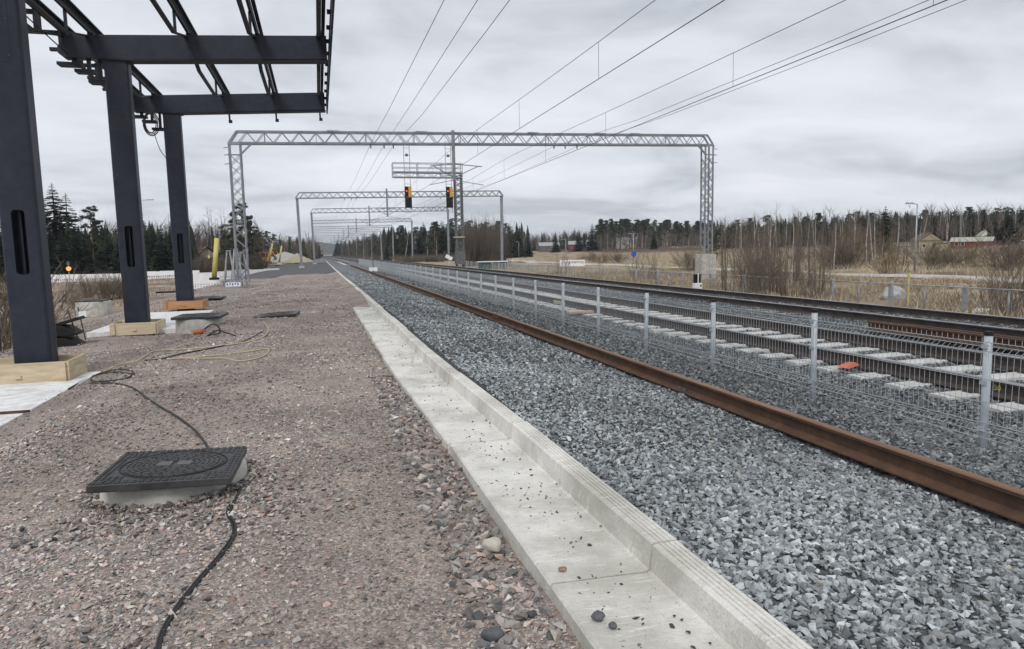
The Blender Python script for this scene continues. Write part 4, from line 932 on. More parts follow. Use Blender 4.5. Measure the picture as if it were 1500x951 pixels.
# ------------------------------------------------------------------ street furniture right
def lamp(x, y, h, arm, label, rz=0, cat='street lamp', mt=None):
    e = empty('street_lamp', (x, y, gz(x, y)), label, cat, rz=rz); mt = mt or M['galv']
    MB().tube([(0, 0, -.1), (0, 0, h)], .075, 8, .045).build('pole', mt, e, True); MB().tube([(0, 0, h), (-arm * .8, 0, h + .06)], .035, 6).build('arm', mt, e); MB().box(-arm - .35, -arm * .7, -.13, .13, h + .03, h + .13).build('lamp_head', mt, e, bevel=.02); return e
def polar(px, D):
    r = ray(px, 365); k = D / math.hypot(r.x, r.y); return r.x * k, r.y * k
x, y = polar(1341, 62); lamp(x, y, 5.3, .7, 'tall grey street lamp by the road on the right')
x, y = polar(928, 118); l = lamp(x, y, 4.7, .5, 'street lamp carrying a round blue sign'); MB().tube([(0, -.1, 1.35), (0, -.13, 1.35)], .5, 20).build('round_blue_sign', M['bluesign'], l)
x, y = polar(829, 130); lamp(x, y, 4.2, .5, 'street lamp behind the white banner')
x, y = polar(760, 190); lamp(x, y, 4.4, .5, 'small distant street lamp before the dark wood')
x, y = polar(722, 150); lamp(x, y, 3.2, .4, 'street lamp beside the brown thicket')
x, y = polar(838, 80); z = gz(x, y); e = empty('banner', (x, y, z), 'white banner with dark lettering fixed on posts', 'banner', rz=-.3)
MB().box(-1.45, 1.45, -.02, .02, .25, .98).build('sheet', M['white'], e); [MB().bar((sx, .06, -.1), (sx, .06, .95), .06).build('post', M['pine'], e) for sx in (-1.3, 1.3)]
mb = MB(); rr_ = random.Random(4); xx = -.85
while xx < 1.25:
    mb.box(xx, xx + .035, -.026, -.022, .48 + rr_.uniform(0, .1), .72 + rr_.uniform(0, .1)); mb.box(xx, xx + .1, -.026, -.022, .5 + rr_.uniform(0, .25), .54 + rr_.uniform(.25, .28)); xx += .17
mb.build('lettering', M['walldark'], e)['kind'] = 'stuff'
x, y = polar(721, 84); z = gz(x, y); e = empty('shed', (x, y, z), 'low blue green shed with pale roof and yellow graffiti', 'shed', rz=-.25)
MB().box(-1.7, 1.7, -.6, .6, 0, 1.0).build('wall', M['teal'], e); MB().box(-1.85, 1.85, -.75, .75, 1.0, 1.1).build('roof', M['white'], e)
mb = MB()
for k in range(6):
    xx = -1.1 + k * .42; mb.tube([(xx, -.612, .3), (xx + .1, -.612, .75), (xx + .2, -.612, .35), (xx + .3, -.612, .7)], .045, 5)
mb.build('graffiti', M['graffiti'], e)['kind'] = 'stuff'

# ------------------------------------------------------------------ houses
def house(x, y, w, d, h, rh, rz, wm, rm, label, wins=((-.3, .45), (.1, .45)), gable_front=False, dz=0, chimney=True, porch=False, sc=1.):
    e = empty('house', (x, y, gz(x, y) + dz), label, 'house', rz=rz); e.scale = (sc, sc, sc)
    MB().box(-w/2, w/2, -d/2, d/2, -1, h).build('wall', wm, e)
    mb = MB(); o_ = .35
    if gable_front: mb.add([(-w/2-o_, -d/2-o_, h-.1), (w/2+o_, -d/2-o_, h-.1), (0, -d/2-o_, h+rh), (-w/2-o_, d/2+o_, h-.1), (w/2+o_, d/2+o_, h-.1), (0, d/2+o_, h+rh)], [(0, 2, 5, 3), (1, 4, 5, 2), (0, 3, 4, 1)])
    else: mb.add([(-w/2-o_, -d/2-o_, h-.1), (-w/2-o_, d/2+o_, h-.1), (-w/2-o_, 0, h+rh), (w/2+o_, -d/2-o_, h-.1), (w/2+o_, d/2+o_, h-.1), (w/2+o_, 0, h+rh)], [(0, 3, 5, 2), (1, 2, 5, 4), (0, 1, 4, 3)])
    rf = mb.build('roof', rm, e)
    mb = MB()
    if gable_front: mb.add([(-w/2, -d/2-.01, h-.1), (w/2, -d/2-.01, h-.1), (0, -d/2-.01, h+rh-.25), (-w/2, -d/2+.1, h-.1), (w/2, -d/2+.1, h-.1), (0, -d/2+.1, h+rh-.25)], [(0, 1, 2), (5, 4, 3), (0, 2, 5, 3), (1, 4, 5, 2), (0, 3, 4, 1)])
    else:
        for s_ in (-1, 1): mb.add([(s_*w/2, -d/2, h-.1), (s_*w/2, d/2, h-.1), (s_*w/2, 0, h+rh-.25), (s_*(w/2-.1), -d/2, h-.1), (s_*(w/2-.1), d/2, h-.1), (s_*(w/2-.1), 0, h+rh-.25)], [(0, 1, 2), (5, 4, 3), (0, 2, 5, 3), (1, 4, 5, 2), (0, 3, 4, 1)])
    g_ = mb.build('gable', wm, e)
    if not gable_front: g_['kind'] = 'stuff'
    if chimney: MB().box(-.35, .35, .1, .8, h + rh * .5, h + rh + .7).build('chimney', M['roofdark'], rf)
    for fx, fz in wins:
        f = MB().box(w*fx-.55, w*fx+.55, -d/2-.05, -d/2-.012, h*fz-.65, h*fz+.65).build('window', M['wallwhite'], e); MB().box(w*fx-.43, w*fx+.43, -d/2-.06, -d/2-.051, h*fz-.53, h*fz+.53).build('pane', M['glass'], f)
    MB().box(w*.38-.5, w*.38+.5, -d/2-.05, -d/2-.012, 0, 2.0).build('door', M['walldark'], e)
    if porch: MB().box(w*.15, w*.5+1.2, -d/2-1.6, -d/2-.06, -.5, 2.2).build('porch', wm, e); MB().box(w*.1, w*.5+1.4, -d/2-1.8, -d/2-.02, 2.22, 2.5).build('porch_roof', rm, e)
    return e
def hz_(px, D, *a, **k):
    x, y = polar(px, D); face = math.atan2(-x, y); return house(x, y, *a[:4], face + a[4], *a[5:], **k)
hz_(1356, 125, 6.8, 8, 3.4, 2.5, .35, M['wallyellow'], M['roofdark'], 'yellow wooden house with a dark red roof among birches', gable_front=True, porch=True, dz=.15, sc=.46)
hz_(1424, 130, 11.5, 6, 2.0, 1.4, -.15, M['wallred'], M['roofpale'], 'long low red barn with a pale mossy roof', dz=.3, chimney=False, wins=((-.35, .55), (-.2, .55)), sc=.47)
hz_(1441, 150, 4, 6, 3.2, 2.0, .2, M['wallwhite'], M['roofpale'], 'pale house gable rising behind the red barn', gable_front=True, dz=.2, wins=((0, .6),), sc=.46)
hz_(804, 300, 14, 8, 3.2, 2.5, .1, M['walldark'], M['roofgrey'], 'dark low house at the left end of the far road', dz=.6, sc=.62)
hz_(843, 290, 9, 8, 3.6, 2.4, 0, M['wallred'], M['roofgrey'], 'small red house with grey roof by the far road', dz=.6, sc=.62)
hz_(869, 310, 9, 8, 3.2, 2.4, -.2, M['walldark'], M['roofgrey'], 'grey house half hidden between spruces by the far road', dz=.6, sc=.62)
hz_(912, 285, 7.5, 8, 4.4, 2.2, .1, M['wallwhite'], M['roofgrey'], 'pale two storey house by the far road', dz=.6, sc=.62)
hz_(292, 118, 3.6, 6, 2.5, 1.6, .35, M['wallbeige'], M['roofdark'], 'beige gabled house behind the third column', gable_front=True, wins=((-.2, .6), (.22, .6)))
hz_(146, 128, 8, 6, 2.2, 1.2, .1, M['wallwhite'], M['roofgrey'], 'low white house under the left hand trees')

# ------------------------------------------------------------------ trees
def spruce_mesh(seed, h=12., rows=44, sparse=.0):
    r = random.Random(seed); tr = MB().tube([(0, 0, -.4), (.05, .02, h * .5), (0, 0, h)], .16, 6, .02).mesh('trunk', M['bark'], True); V, F = [], []
    for k in range(rows):
        t = (k + r.random() * .6) / rows; z = h * (.05 + .94 * t); Lb = (h * .19) * (1 - t) ** .82 * r.uniform(.75, 1.12) + .10
        nb = r.randint(8, 11)
        for b in range(nb):
            if r.random() < sparse: continue
            a = r.uniform(0, 6.283); L_ = Lb * r.uniform(.65, 1.15); ca, sa = math.cos(a), math.sin(a); dr = r.uniform(.18, .45)
            for j in range(5):
                q0 = j / 5; q1 = min(1.08, q0 + .38); wd = L_ * (.36 - .18 * q0) + .07
                z0_ = z - dr * L_ * q0 ** .8 + .12 * L_ * q0 * q0; z1_ = z - dr * L_ * q1 ** .8 + .12 * L_ * q1 * q1
                for s_ in (-1, 1):
                    ang = s_ * r.uniform(.35, .8); cx_, sx_ = math.cos(a + ang), math.sin(a + ang); n0 = len(V)
                    V += [(ca * L_ * q0, sa * L_ * q0, z0_), (ca * L_ * q1, sa * L_ * q1, z1_), (ca * L_ * q0 + cx_ * wd * 1.5, sa * L_ * q0 + sx_ * wd * 1.5, z0_ - wd * r.uniform(.3, .9))]; F.append((n0, n0 + 1, n0 + 2))
    return tr, np_mesh('crown', np.array(V), np.array(F), M['spruce'])
def pine_mesh(seed, h=13., base=.5, spread=.17):
    r = random.Random(seed); mb = MB(); bend = r.uniform(-.3, .3); mb.tube([(0, 0, -.4), (bend * .4, 0, h * .4), (bend, .1, h * .75), (bend * .8, 0, h * .97)], .17, 6, .04); V, F = [], []
    for k in range(30):
        t = base + (1 - base) * (k + r.random()) / 30; z = h * t; env = math.sin(min(1, (1 - (t - base) / (1 - base)) * 1.25 + .12) * 1.57); L_ = h * spread * env * r.uniform(.5, 1.1); a = r.uniform(0, 6.283)
        e_ = Vector((math.cos(a) * L_ + bend * .8, math.sin(a) * L_, z + L_ * .25)); mb.tube([(bend * .7, 0, z - .2), e_], .035, 3, .012, cap=False)
        for c in range(3):
            cc = e_ * 1 + Vector((r.gauss(0, .25), r.gauss(0, .25), r.gauss(0, .15))) - Vector((math.cos(a), math.sin(a), 0)) * L_ * .3 * c; cr_ = r.uniform(.3, .6)
            for j in range(40):
                d = Vector((r.gauss(0, 1), r.gauss(0, 1), r.gauss(0, .6))).normalized(); q = cc + Vector((d.x * cr_, d.y * cr_, d.z * cr_ * .6)) * r.uniform(.3, 1); u_ = Vector((r.gauss(0, 1), r.gauss(0, 1), r.gauss(0, 1))).normalized() * .17; v_ = d.cross(u_).normalized() * .10; n0 = len(V)
                V += [q - u_, q + u_ * .4 + v_, q + d * .2 + u_ * .3 - v_]; F.append((n0, n0 + 1, n0 + 2))
    return mb.mesh('trunk', M['pinebark'], True), np_mesh('crown', np.array([tuple(v) for v in V]), np.array(F), M['pineneedle'])
def birch_mesh(seed, h=9., n=1, twm='twig', dens=1.0, bark='birchbark'):
    r = random.Random(seed); mb = MB(); tw = MB()
    def twig(p, d, L_, w_, lvl):
        q = p + d * L_; mid = p + d * L_ * .5 + Vector((r.gauss(0, 1), r.gauss(0, 1), r.gauss(0, 1))) * L_ * .05
        tw.tube([p, mid, q], w_, 3, w_ * .35, cap=False)
        if lvl == 0: return
        for _ in range(int(r.randint(3, 5) * dens)):
            t = r.uniform(.25, 1); s_ = p + d * L_ * t; dd = (d + Vector((r.gauss(0, .5), r.gauss(0, .5), r.gauss(.08, .4)))).normalized(); twig(s_, dd, L_ * r.uniform(.35, .6) * (1.15 - t * .4), w_ * .55, lvl - 1)
    for s in range(n):
        b0 = Vector((r.gauss(0, .25), r.gauss(0, .25), -.3)) if n > 1 else Vector((0, 0, -.3)); hh = h * r.uniform(.8, 1.05); ln = Vector((r.gauss(0, .06), r.gauss(0, .06), 1))
        pts = [b0 + Vector((ln.x * t * hh + r.gauss(0, .04), ln.y * t * hh + r.gauss(0, .04), t * hh)) for t in (0, .25, .5, .75, 1)]; mb.tube(pts, .012 * hh, 6, .008)
        m = int(32 * dens)
        for k in range(m):
            t = .25 + .73 * (k + r.random()) / m; i = min(3, int(t * 4)); p = pts[i].lerp(pts[i + 1], t * 4 - i); a = r.uniform(0, 6.283); el = r.uniform(.5, 1.1)
            twig(p, Vector((math.cos(a) * math.cos(el), math.sin(a) * math.cos(el), math.sin(el))), hh * .22 * (1.15 - t) ** .7 * r.uniform(.6, 1.1), .0017 * hh * (1.2 - t), 2)
    return mb.mesh('trunk', M[bark], True), tw.mesh('crown', M[twm])
def bush_mesh(seed, h=2., stems=34, spread=.5, twm='bushtwig', sub=4):
    r = random.Random(seed); tw = MB()
    for s in range(stems):
        a = r.uniform(0, 6.283); ln = abs(r.gauss(0, spread)); d = Vector((math.cos(a) * ln, math.sin(a) * ln, 1)).normalized(); b0 = Vector((r.gauss(0, .12 * h), r.gauss(0, .12 * h), -.1)); L_ = h * r.uniform(.6, 1.1)
        bnd = Vector((r.gauss(0, .08), r.gauss(0, .08), 0)) * L_; q = b0 + d * L_ + bnd; m_ = b0 + d * L_ * .5; tw.tube([b0, m_, q], .009 * h ** .5, 3, .003, cap=False)
        for k in range(sub):
            t = r.uniform(.3, 1); p = b0.lerp(q, t); dd = (d + Vector((r.gauss(0, .35), r.gauss(0, .35), r.gauss(.1, .2)))).normalized(); e_ = p + dd * L_ * r.uniform(.2, .42); tw.tube([p, e_], .005 * h ** .5, 3, .002, cap=False)
            for _ in range(2): f_ = p.lerp(e_, r.uniform(.3, .9)); tw.tube([f_, f_ + (dd + Vector((r.gauss(0, .5), r.gauss(0, .5), .1))).normalized() * L_ * .15], .003 * h ** .5, 3, .0015, cap=False)
    return tw.mesh('branches', M[twm])
SP = [spruce_mesh(1), spruce_mesh(2), spruce_mesh(3, sparse=.15), spruce_mesh(4, sparse=.3)]
PN = [pine_mesh(5, base=.45), pine_mesh(6, base=.55, spread=.15), pine_mesh(7, base=.35, spread=.2), pine_mesh(8, base=.12, spread=.24)]
BR = [birch_mesh(9), birch_mesh(10), birch_mesh(11, twm='redtwig'), birch_mesh(12, n=3, twm='redtwig', dens=.8), birch_mesh(13, n=2), birch_mesh(19, n=4, twm='bushtwig', dens=.8, bark='bushtwig'), birch_mesh(20, n=3, twm='redtwig', dens=.9, bark='redtwig')]
BU = [bush_mesh(14, stems=20, spread=.35, sub=3), bush_mesh(15, twm='orangetwig', stems=60, spread=.75), bush_mesh(16, stems=12, spread=.28, sub=4), bush_mesh(17, stems=90, spread=.7, sub=5), bush_mesh(18, stems=60, spread=.22, twm='twig')]
KH = {'spruce_tree': 12., 'pine_tree': 13., 'birch_tree': 9.}
def tree(kind, proto, x, y, h, label, group=None, wide=1., z=None):
    e = empty(kind, (x, y, gz(x, y) if z is None else z), label, 'tree', group, rz=random.uniform(0, 6.28)); k = h / KH[kind]
    link('trunk', proto[0], e, scale=(k * wide, k * wide, k)); link('crown', proto[1], e, scale=(k * wide, k * wide, k)); return e
def bush(x, y, h, proto, label, group=None, wide=1., z=None):
    e = empty('shrub', (x, y, gz(x, y) if z is None else z), label, 'shrub', group, rz=random.uniform(0, 6.28)); k = h / 2.
    link('branches', BU[proto], e, scale=(k * wide, k * wide, k)); return e
def tree_px(kind, proto, px, D, top, label, group=None, wide=1.):
    """height chosen so the tip reaches the given elevation; D is the real distance in metres"""
    x, y = polar(px, D); z = gz(x, y); r = ray(px, top); tip = CAMZ + r.z / math.hypot(r.x, r.y) * D; return tree(kind, proto, x, y, max(1.5, tip - z), label, group, wide, z)
# left of the platform
tree_px('spruce_tree', SP[2], 84, 112, 268, 'tallest dark spruce left of the columns', wide=1.5); tree_px('spruce_tree', SP[3], 103, 116, 282, 'second tall spruce beside the tallest one on the left', wide=1.45)
tree_px('spruce_tree', SP[2], 68, 114, 285, 'spruce half hidden behind the nearest column'); tree_px('pine_tree', PN[3], 136, 108, 305, 'broad dark pine between the two nearest columns', wide=1.1)
for i, (px, D, top, k) in enumerate([(76, 104, 335, 0), (92, 103, 338, 1), (112, 105, 334, 0), (124, 106, 345, 1), (101, 108, 330, 1), (60, 106, 340, 1), (176, 104, 340, 0), (190, 110, 292, 2), (205, 108, 300, 1), (226, 104, 332, 0), (238, 102, 328, 1), (250, 104, 336, 0), (218, 108, 335, 1), (262, 110, 340, 0), (160, 112, 345, 1), (40, 106, 320, 0), (20, 108, 300, 1), (0, 104, 310, 0), (-30, 110, 300, 1), (-60, 105, 290, 0)]):
    tree_px('spruce_tree', SP[k], px, D, top, 'dark green spruce in the row behind the white barriers', 'spruces behind the white barriers', 1.35)
for i, (px, D, top, k) in enumerate([(163, 125, 312, 0), (172, 130, 318, 1), (232, 128, 316, 0), (243, 130, 302, 1), (120, 135, 300, 4), (256, 126, 320, 2), (215, 132, 320, 1)]):
    tree_px('birch_tree', BR[k], px, D, top, 'bare birch rising behind the left hand spruces', 'bare birches behind the left spruces', 1.2)
for i, (px, D, top, k) in enumerate([(288, 130, 318, 3), (300, 128, 296, 1), (312, 126, 290, 0), (320, 132, 294, 1), (330, 128, 300, 4), (340, 135, 306, 0), (296, 120, 325, 3), (322, 118, 318, 3), (308, 122, 330, 4), (338, 124, 322, 3)]):
    tree_px('birch_tree', BR[k], px, D, top, 'bare birch behind the beige house', 'bare birches behind the beige house', 1.3)
for px, D, top, k in [(343, 112, 312, 3), (356, 108, 300, 3), (365, 116, 318, 3), (330, 120, 338, 3)]: tree_px('pine_tree', PN[k], px, D, top, 'bushy dark pine behind the left leg of the nearest portal', 'pines behind the left portal leg', 1.1)
tree_px('spruce_tree', SP[2], 377, 125, 322, 'pointed spruce just right of the left portal leg', wide=.9)
for i in range(26):
    px = 384 + i * 3.4 + random.uniform(-2, 2); D = 150 + i * 14; top = 338 + i * .55 + random.uniform(-6, 10); k = random.randrange(5)
    if i % 3: tree_px('birch_tree', BR[k], px, D, top, 'bare deciduous tree in the receding row left of the line', 'bare trees left of the line', 1.6)
    else: tree_px('pine_tree', PN[3], px, D, top + 6, 'dark pine in the receding row left of the line', 'pines left of the line', 1.3)
for px, D, h, k in [(122, 49, 1.3, 3), (150, 46, 1.5, 3), (172, 47, 1.3, 3), (165, 52, 1.2, 3), (105, 40, .8, 3), (-6, 20, 2.1, 0), (-22, 22, 2.4, 3)]:
    x, y = polar(px, D); bush(x, y, h, k, 'bare brown shrub on the slope left of the columns', 'brown shrubs left of the columns', 1.2)
for px in range(270, 380, 9):
    x, y = polar(px, 108 + (px % 4) * 3); bush(x, y, 2.4, 3, 'bare brown hedge shrub before the left hand trees', 'hedge shrubs before the left trees', 1.6)
# dark wood beyond the tracks, centre
for i in range(70):
    px = 568 + (i % 35) * 6.1 + random.uniform(-3, 3); D = random.uniform(190, 225) if i < 35 else random.uniform(225, 270)
    top = float(np.interp(px, [560, 600, 640, 690, 740, 765, 785], [338, 331, 325, 323, 327, 336, 352])) + random.uniform(-3, 9)
    if i % 4 == 3: tree_px('pine_tree', PN[random.choice((0, 3, 3))], px, D, top, 'dark pine in the wood behind the signal mast', 'pines in the central wood', 1.2)
    else: tree_px('spruce_tree', SP[i % 3], px, D, top, 'dark spruce in the wood behind the signal mast', 'spruces in the central wood', 1.25)
for i in range(40):
    px = 494 + i * 2.0 + random.uniform(-2, 2); D = 560 - i * 8.5; top = 352 - i * .4 + random.uniform(-3, 5)
    tree_px('spruce_tree', SP[i % 3], px, D, top, 'small dark spruce far down the right side of the line', 'far spruces right of the line', 1.5)
for i in range(14):
    px = 560 + i * 16; tree_px('birch_tree', BR[i % 5], px, random.uniform(185, 240), random.uniform(328, 345), 'bare birch at the edge of the wood behind the signal mast', 'birches in the central wood', 1.4)
for i in range(16):
    x, y = polar(682 + i * 3.5 + random.uniform(-2, 2), random.uniform(98, 112)); bush(x, y, random.uniform(4.8, 6.2), 4, 'tall bare brown thicket beside the signal mast', 'thicket beside the signal mast', .7)
for i in range(60):
    x, y = polar(495 + i * 3.1, random.uniform(150, 175) if i > 30 else 380 - i * 7); bush(x, y, random.uniform(1.0, 1.8), 3, 'low brown scrub along the right side of the line', 'scrub along the line', 1.8)
# village and pine wood right of centre
for i in range(18):
    px = 782 + i * 5; tree_px('birch_tree' if i % 3 else 'spruce_tree', BR[i % 5] if i % 3 else SP[i % 3], px, random.uniform(315, 360), random.uniform(334, 346), 'tree among the far houses', 'trees among the far houses', 1.7)
tree_px('spruce_tree', SP[0], 848, 280, 335, 'pointed spruce by the small red far house', wide=1.3); tree_px('spruce_tree', SP[1], 868, 275, 327, 'tall spruce between the far houses', wide=1.4); tree_px('spruce_tree', SP[0], 814, 280, 346, 'spruce at the dark far house', wide=1.6)
for i in range(64):
    px = 878 + (i % 32) * 5.2 + random.uniform(-3, 3); D = random.uniform(255, 300) if i < 32 else random.uniform(300, 345); top = 325 + random.uniform(-4, 8)
    tree_px('pine_tree', PN[i % 3], px, D, top, 'tall pine with bare trunk in the wood right of centre', 'pines right of centre', 1.15)
for i in range(24):
    px = 890 + i * 6.2; tree_px('birch_tree', BR[i % 5], px, random.uniform(250, 300), 336 + random.uniform(-4, 6), 'slim bare birch under the pines right of centre', 'birches under the pines', 1.3)
tree_px('spruce_tree', SP[0], 958, 240, 336, 'dark solitary spruce before the pine wood', wide=1.2); tree_px('pine_tree', PN[3], 1050, 110, 338, 'round dark pine just right of the portal pedestal', wide=1.2)
# right hand wood
for i in range(150):
    px = 1040 + (i % 75) * 6.6 + random.uniform(-5, 5); D = random.uniform(185, 215) if i < 75 else random.uniform(205, 240); top = float(np.interp(px, [1040, 1150, 1300, 1500], [326, 317, 310, 303])) + random.uniform(-4, 10)
    if i % 6 == 0: tree_px('pine_tree', PN[(0, 3, 2, 3)[i // 6 % 4]], px, D, top, 'dark pine in the wood on the right', 'pines in the right hand wood', 1.3)
    elif i % 6 != 5: tree_px('spruce_tree', SP[i % 3], px, D, top, 'dark spruce in the wood on the right', 'spruces in the right hand wood', 1.3)
    else: tree_px('birch_tree', BR[i % 5], px, D - 25, top - 3, 'bare birch in the wood on the right', 'birches in the right hand wood', 1.5)
for i, (px, D, top, k, lab) in enumerate([(1096, 56, 300, 2, 'slim bare birch nearest the pedestal in the birch group'), (1106, 58, 296, 0, 'bare birch second from the pedestal in the birch group'), (1084, 60, 312, 3, 'short reddish birch cluster next to the pedestal'), (1120, 52, 292, 2, 'bare birch left of the tallest in the birch group'),
    (1131, 54, 285, 1, 'tallest bare birch of the group right of the pedestal'), (1127, 50, 300, 3, 'reddish birch cluster under the tallest birch'), (1163, 84, 288, 0, 'lone bare birch with pale trunk right of the birch group'), (1181, 95, 318, 1, 'small bare birch in the middle of the field edge'), (1226, 120, 308, 1, 'bare birch with pale trunk before the right wood'),
    (1255, 78, 302, 4, 'forked bare birch left of the big birch pair'), (1268, 72, 297, 0, 'left one of the big birch pair with white trunks'), (1280, 70, 299, 4, 'right one of the big birch pair with white trunks'), (1312, 82, 305, 1, 'bare birch just left of the yellow house'), (1346, 90, 318, 0, 'thin birch before the yellow house wall'),
    (1360, 190, 290, 0, 'bare birch crown rising above the yellow house'), (1386, 195, 292, 1, 'bare birch crown rising left of the red barn'), (1404, 190, 294, 4, 'bare birch crown rising above the red barn')]):
    tree_px('birch_tree', BR[k], px, D, top, lab, None, 1.1)
tree_px('spruce_tree', SP[0], 1295, 112, 301, 'dark spruce behind the big birch pair', wide=1.1); tree_px('spruce_tree', SP[1], 1424, 165, 307, 'pointed spruce above the red barn roof', wide=1.2); tree_px('spruce_tree', SP[0], 1474, 140, 309, 'broad dark spruce right of the red barn', wide=2.0); tree_px('spruce_tree', SP[1], 1447, 142, 331, 'small dark spruce at the barn end', wide=1.2)
for i in range(20):
    px = 1062 + i * 7.2 + random.uniform(-3, 3); D = random.uniform(30, 54)
    tree_px('birch_tree', BR[(5, 6, 5, 2, 6)[i % 5]], px, D, random.uniform(302, 350), 'young bare tree in the thicket right of the portal pedestal', 'young trees right of the portal pedestal', .9)
for i in range(14):
    px = 1205 + i * 9 + random.uniform(-4, 4); tree_px('birch_tree', BR[(5, 6, 2, 5)[i % 4]], px, random.uniform(66, 100), random.uniform(305, 345), 'young bare tree on the field left of the tall street lamp', 'young trees left of the tall street lamp', 1.0)
# shrubs on the field
for i, (px, D, h, k, w_, lab) in enumerate([(1238, 74, 3.3, 3, 1.5, 'large rounded brown willow shrub on the field'), (1222, 78, 2.6, 3, 1.4, 'brown willow shrub left of the large rounded one'), (1256, 86, 4.2, 1, 1.3, 'ochre topped shrub behind the large rounded one'), (1300, 60, 2.4, 1, 1.1, 'ochre shrub beside the white birch trunks'), (1318, 62, 2.6, 0, 1.4, 'grey brown shrub left of the tall street lamp'),
    (1366, 68, 2.3, 3, 1.3, 'brown shrub right of the tall street lamp'), (1390, 72, 2.0, 3, 1.4, 'dark brown shrub below the red barn'), (1425, 72, 2.4, 1, 1.7, 'wide ochre shrub below the red barn end'), (1478, 66, 2.6, 3, 2.0, 'wide brown shrub at the right edge of the field'), (1170, 90, 1.6, 3, 1.8, 'low brown shrub on the field rise'),
    (1010, 66, 2.2, 3, 1.1, 'brown shrub left of the portal pedestal'), (1040, 120, 1.8, 1, 2.4, 'ochre shrub behind the portal pedestal'), (905, 110, 2.0, 3, 1.6, 'brown shrub beyond the banner'), (884, 112, 2.0, 1, 1.8, 'ochre shrub beyond the banner'), (868, 118, 1.8, 3, 1.6, 'dark shrub left of the ones beyond the banner'), (852, 120, 1.5, 1, 1.6, 'low ochre shrub behind the banner')]):
    x, y = polar(px, D); bush(x, y, h, k, lab, None, w_)
for px, D, h, k in [(1112, 36, 1.9, 3), (1085, 37, 2.2, 2), (1100, 35, 2.4, 0), (1116, 33, 2.2, 2), (1130, 34, 2.5, 0), (1146, 33, 2.0, 2), (1165, 32, 1.9, 2), (1180, 31, 2.3, 0), (1196, 31, 1.7, 2), (1210, 30, 1.9, 2), (1140, 38, 3.2, 2), (1110, 40, 3.4, 2), (1092, 38, 3.0, 2)]:
    x, y = polar(px, D); bush(x, y, h, k, 'bare brown shrub in the row behind the chain link fence', 'shrubs behind the chain link fence', .9)
for px, D, h, k in [(930, 50, 1.9, 0), (948, 48, 2.2, 0), (962, 50, 1.8, 2), (820, 60, 2.0, 0), (832, 62, 1.7, 2), (880, 58, 1.3, 2)]:
    x, y = polar(px, D); bush(x, y, h, k, 'bare spreading shrub left of the portal pedestal near the fence', 'shrubs left of the pedestal', 1.0)
for px, D, h, k in [(1452, 27.5, 1.5, 0), (1470, 26.5, 1.9, 0), (1486, 26, 2.1, 2), (1500, 26, 2.1, 0), (1520, 26, 2.0, 0)]:
    x, y = polar(px, D); bush(x, y, h, k, 'bare shrub by the fence at the right edge', 'shrubs at the right edge', .9)
# far wood mass filling the gaps behind the trees
Vs, Fs = [], []; n0 = 0
def mass(pxs, D0, D1, hh):
    global n0
    for px in pxs:
        D = random.uniform(D0, D1); x, y = polar(px, D); z = gz(x, y) - .3; h = hh * random.uniform(.75, 1.1)
        for k in range(7):
            t = k / 7; zr = z + h * t * .95; R_ = h * .19 * (1 - t) ** .8 + .15; m = 7; a0 = random.uniform(0, 6.28)
            for j in range(m):
                a = a0 + j * 6.283 / m; a2 = a + 6.283 / m * random.uniform(.6, 1.1); q = random.uniform(.7, 1.15)
                Vs.extend([(x, y, zr + h * .26), (x + math.cos(a) * R_ * q, y + math.sin(a) * R_ * q, zr), (x + math.cos(a2) * R_ * .9, y + math.sin(a2) * R_ * .9, zr + random.uniform(-.1, .2) * h * .2)]); Fs.append((n0, n0 + 1, n0 + 2)); n0 += 3
mass([random.uniform(1040, 1640) for _ in range(320)], 212, 290, 8.0); mass([random.uniform(1040, 1640) for _ in range(120)], 195, 225, 6); mass([random.uniform(870, 1060) for _ in range(60)], 340, 380, 9); mass([random.uniform(560, 775) for _ in range(110)], 235, 290, 10.5); mass([random.uniform(780, 900) for _ in range(50)], 370, 430, 8.5)
mass([random.uniform(-60, 285) for _ in range(150)], 108, 150, 7.4); mass([random.uniform(280, 385) for _ in range(90)], 125, 180, 6.8); mass([random.uniform(385, 468) for _ in range(80)], 190, 420, 7)
tag(link('far_wood', np_mesh('far_wood', np.array(Vs), np.array(Fs), M['spruce'])), 'dark mass of distant wood behind the nearer trees', 'wood', kind='stuff')
# bare deciduous wood between the conifers: trunks and twig fans
def bare_wood(name, pxs, D0, D1, n, h0, h1, mt, label, fans=13):
    V, F = [], []
    for _ in range(n):
        px = random.uniform(*pxs); D = random.uniform(D0, D1); x, y = polar(px, D); z = gz(x, y); h = random.uniform(h0, h1); w_ = .05 + .004 * h; lx, ly = random.gauss(0, .03) * h, random.gauss(0, .03) * h
        def tri(a, b, w):
            k = len(V); d = (Vector(b) - Vector(a)); q = d.cross(Vector((random.gauss(0, 1), random.gauss(0, 1), .1))).normalized() * w; V.extend([Vector(a) - q, Vector(a) + q, Vector(b)]); F.append((k, k + 1, k + 2))
        tri((x, y, z - .3), (x + lx, y + ly, z + h), w_)
        for _ in range(fans):
            t = random.uniform(.2, .85); a = random.uniform(0, 6.28); L_ = h * random.uniform(.12, .3); p = (x + lx * t, y + ly * t, z + h * t); tri(p, (p[0] + math.cos(a) * L_ * .6, p[1] + math.sin(a) * L_ * .6, p[2] + L_ * .9), w_ * .55)
    tag(link(name, np_mesh(name, np.array([tuple(v) for v in V]), np.array(F), mt)), label, 'wood', kind='stuff')
bare_wood('bare_wood', (1040, 1640), 175, 240, 560, 6, 10, M['twig'], 'grey brown bare wood among the conifers on the right')
bare_wood('bare_wood', (1040, 1640), 150, 190, 380, 3, 6, M['redtwig'], 'reddish brown scrub before the right hand wood')
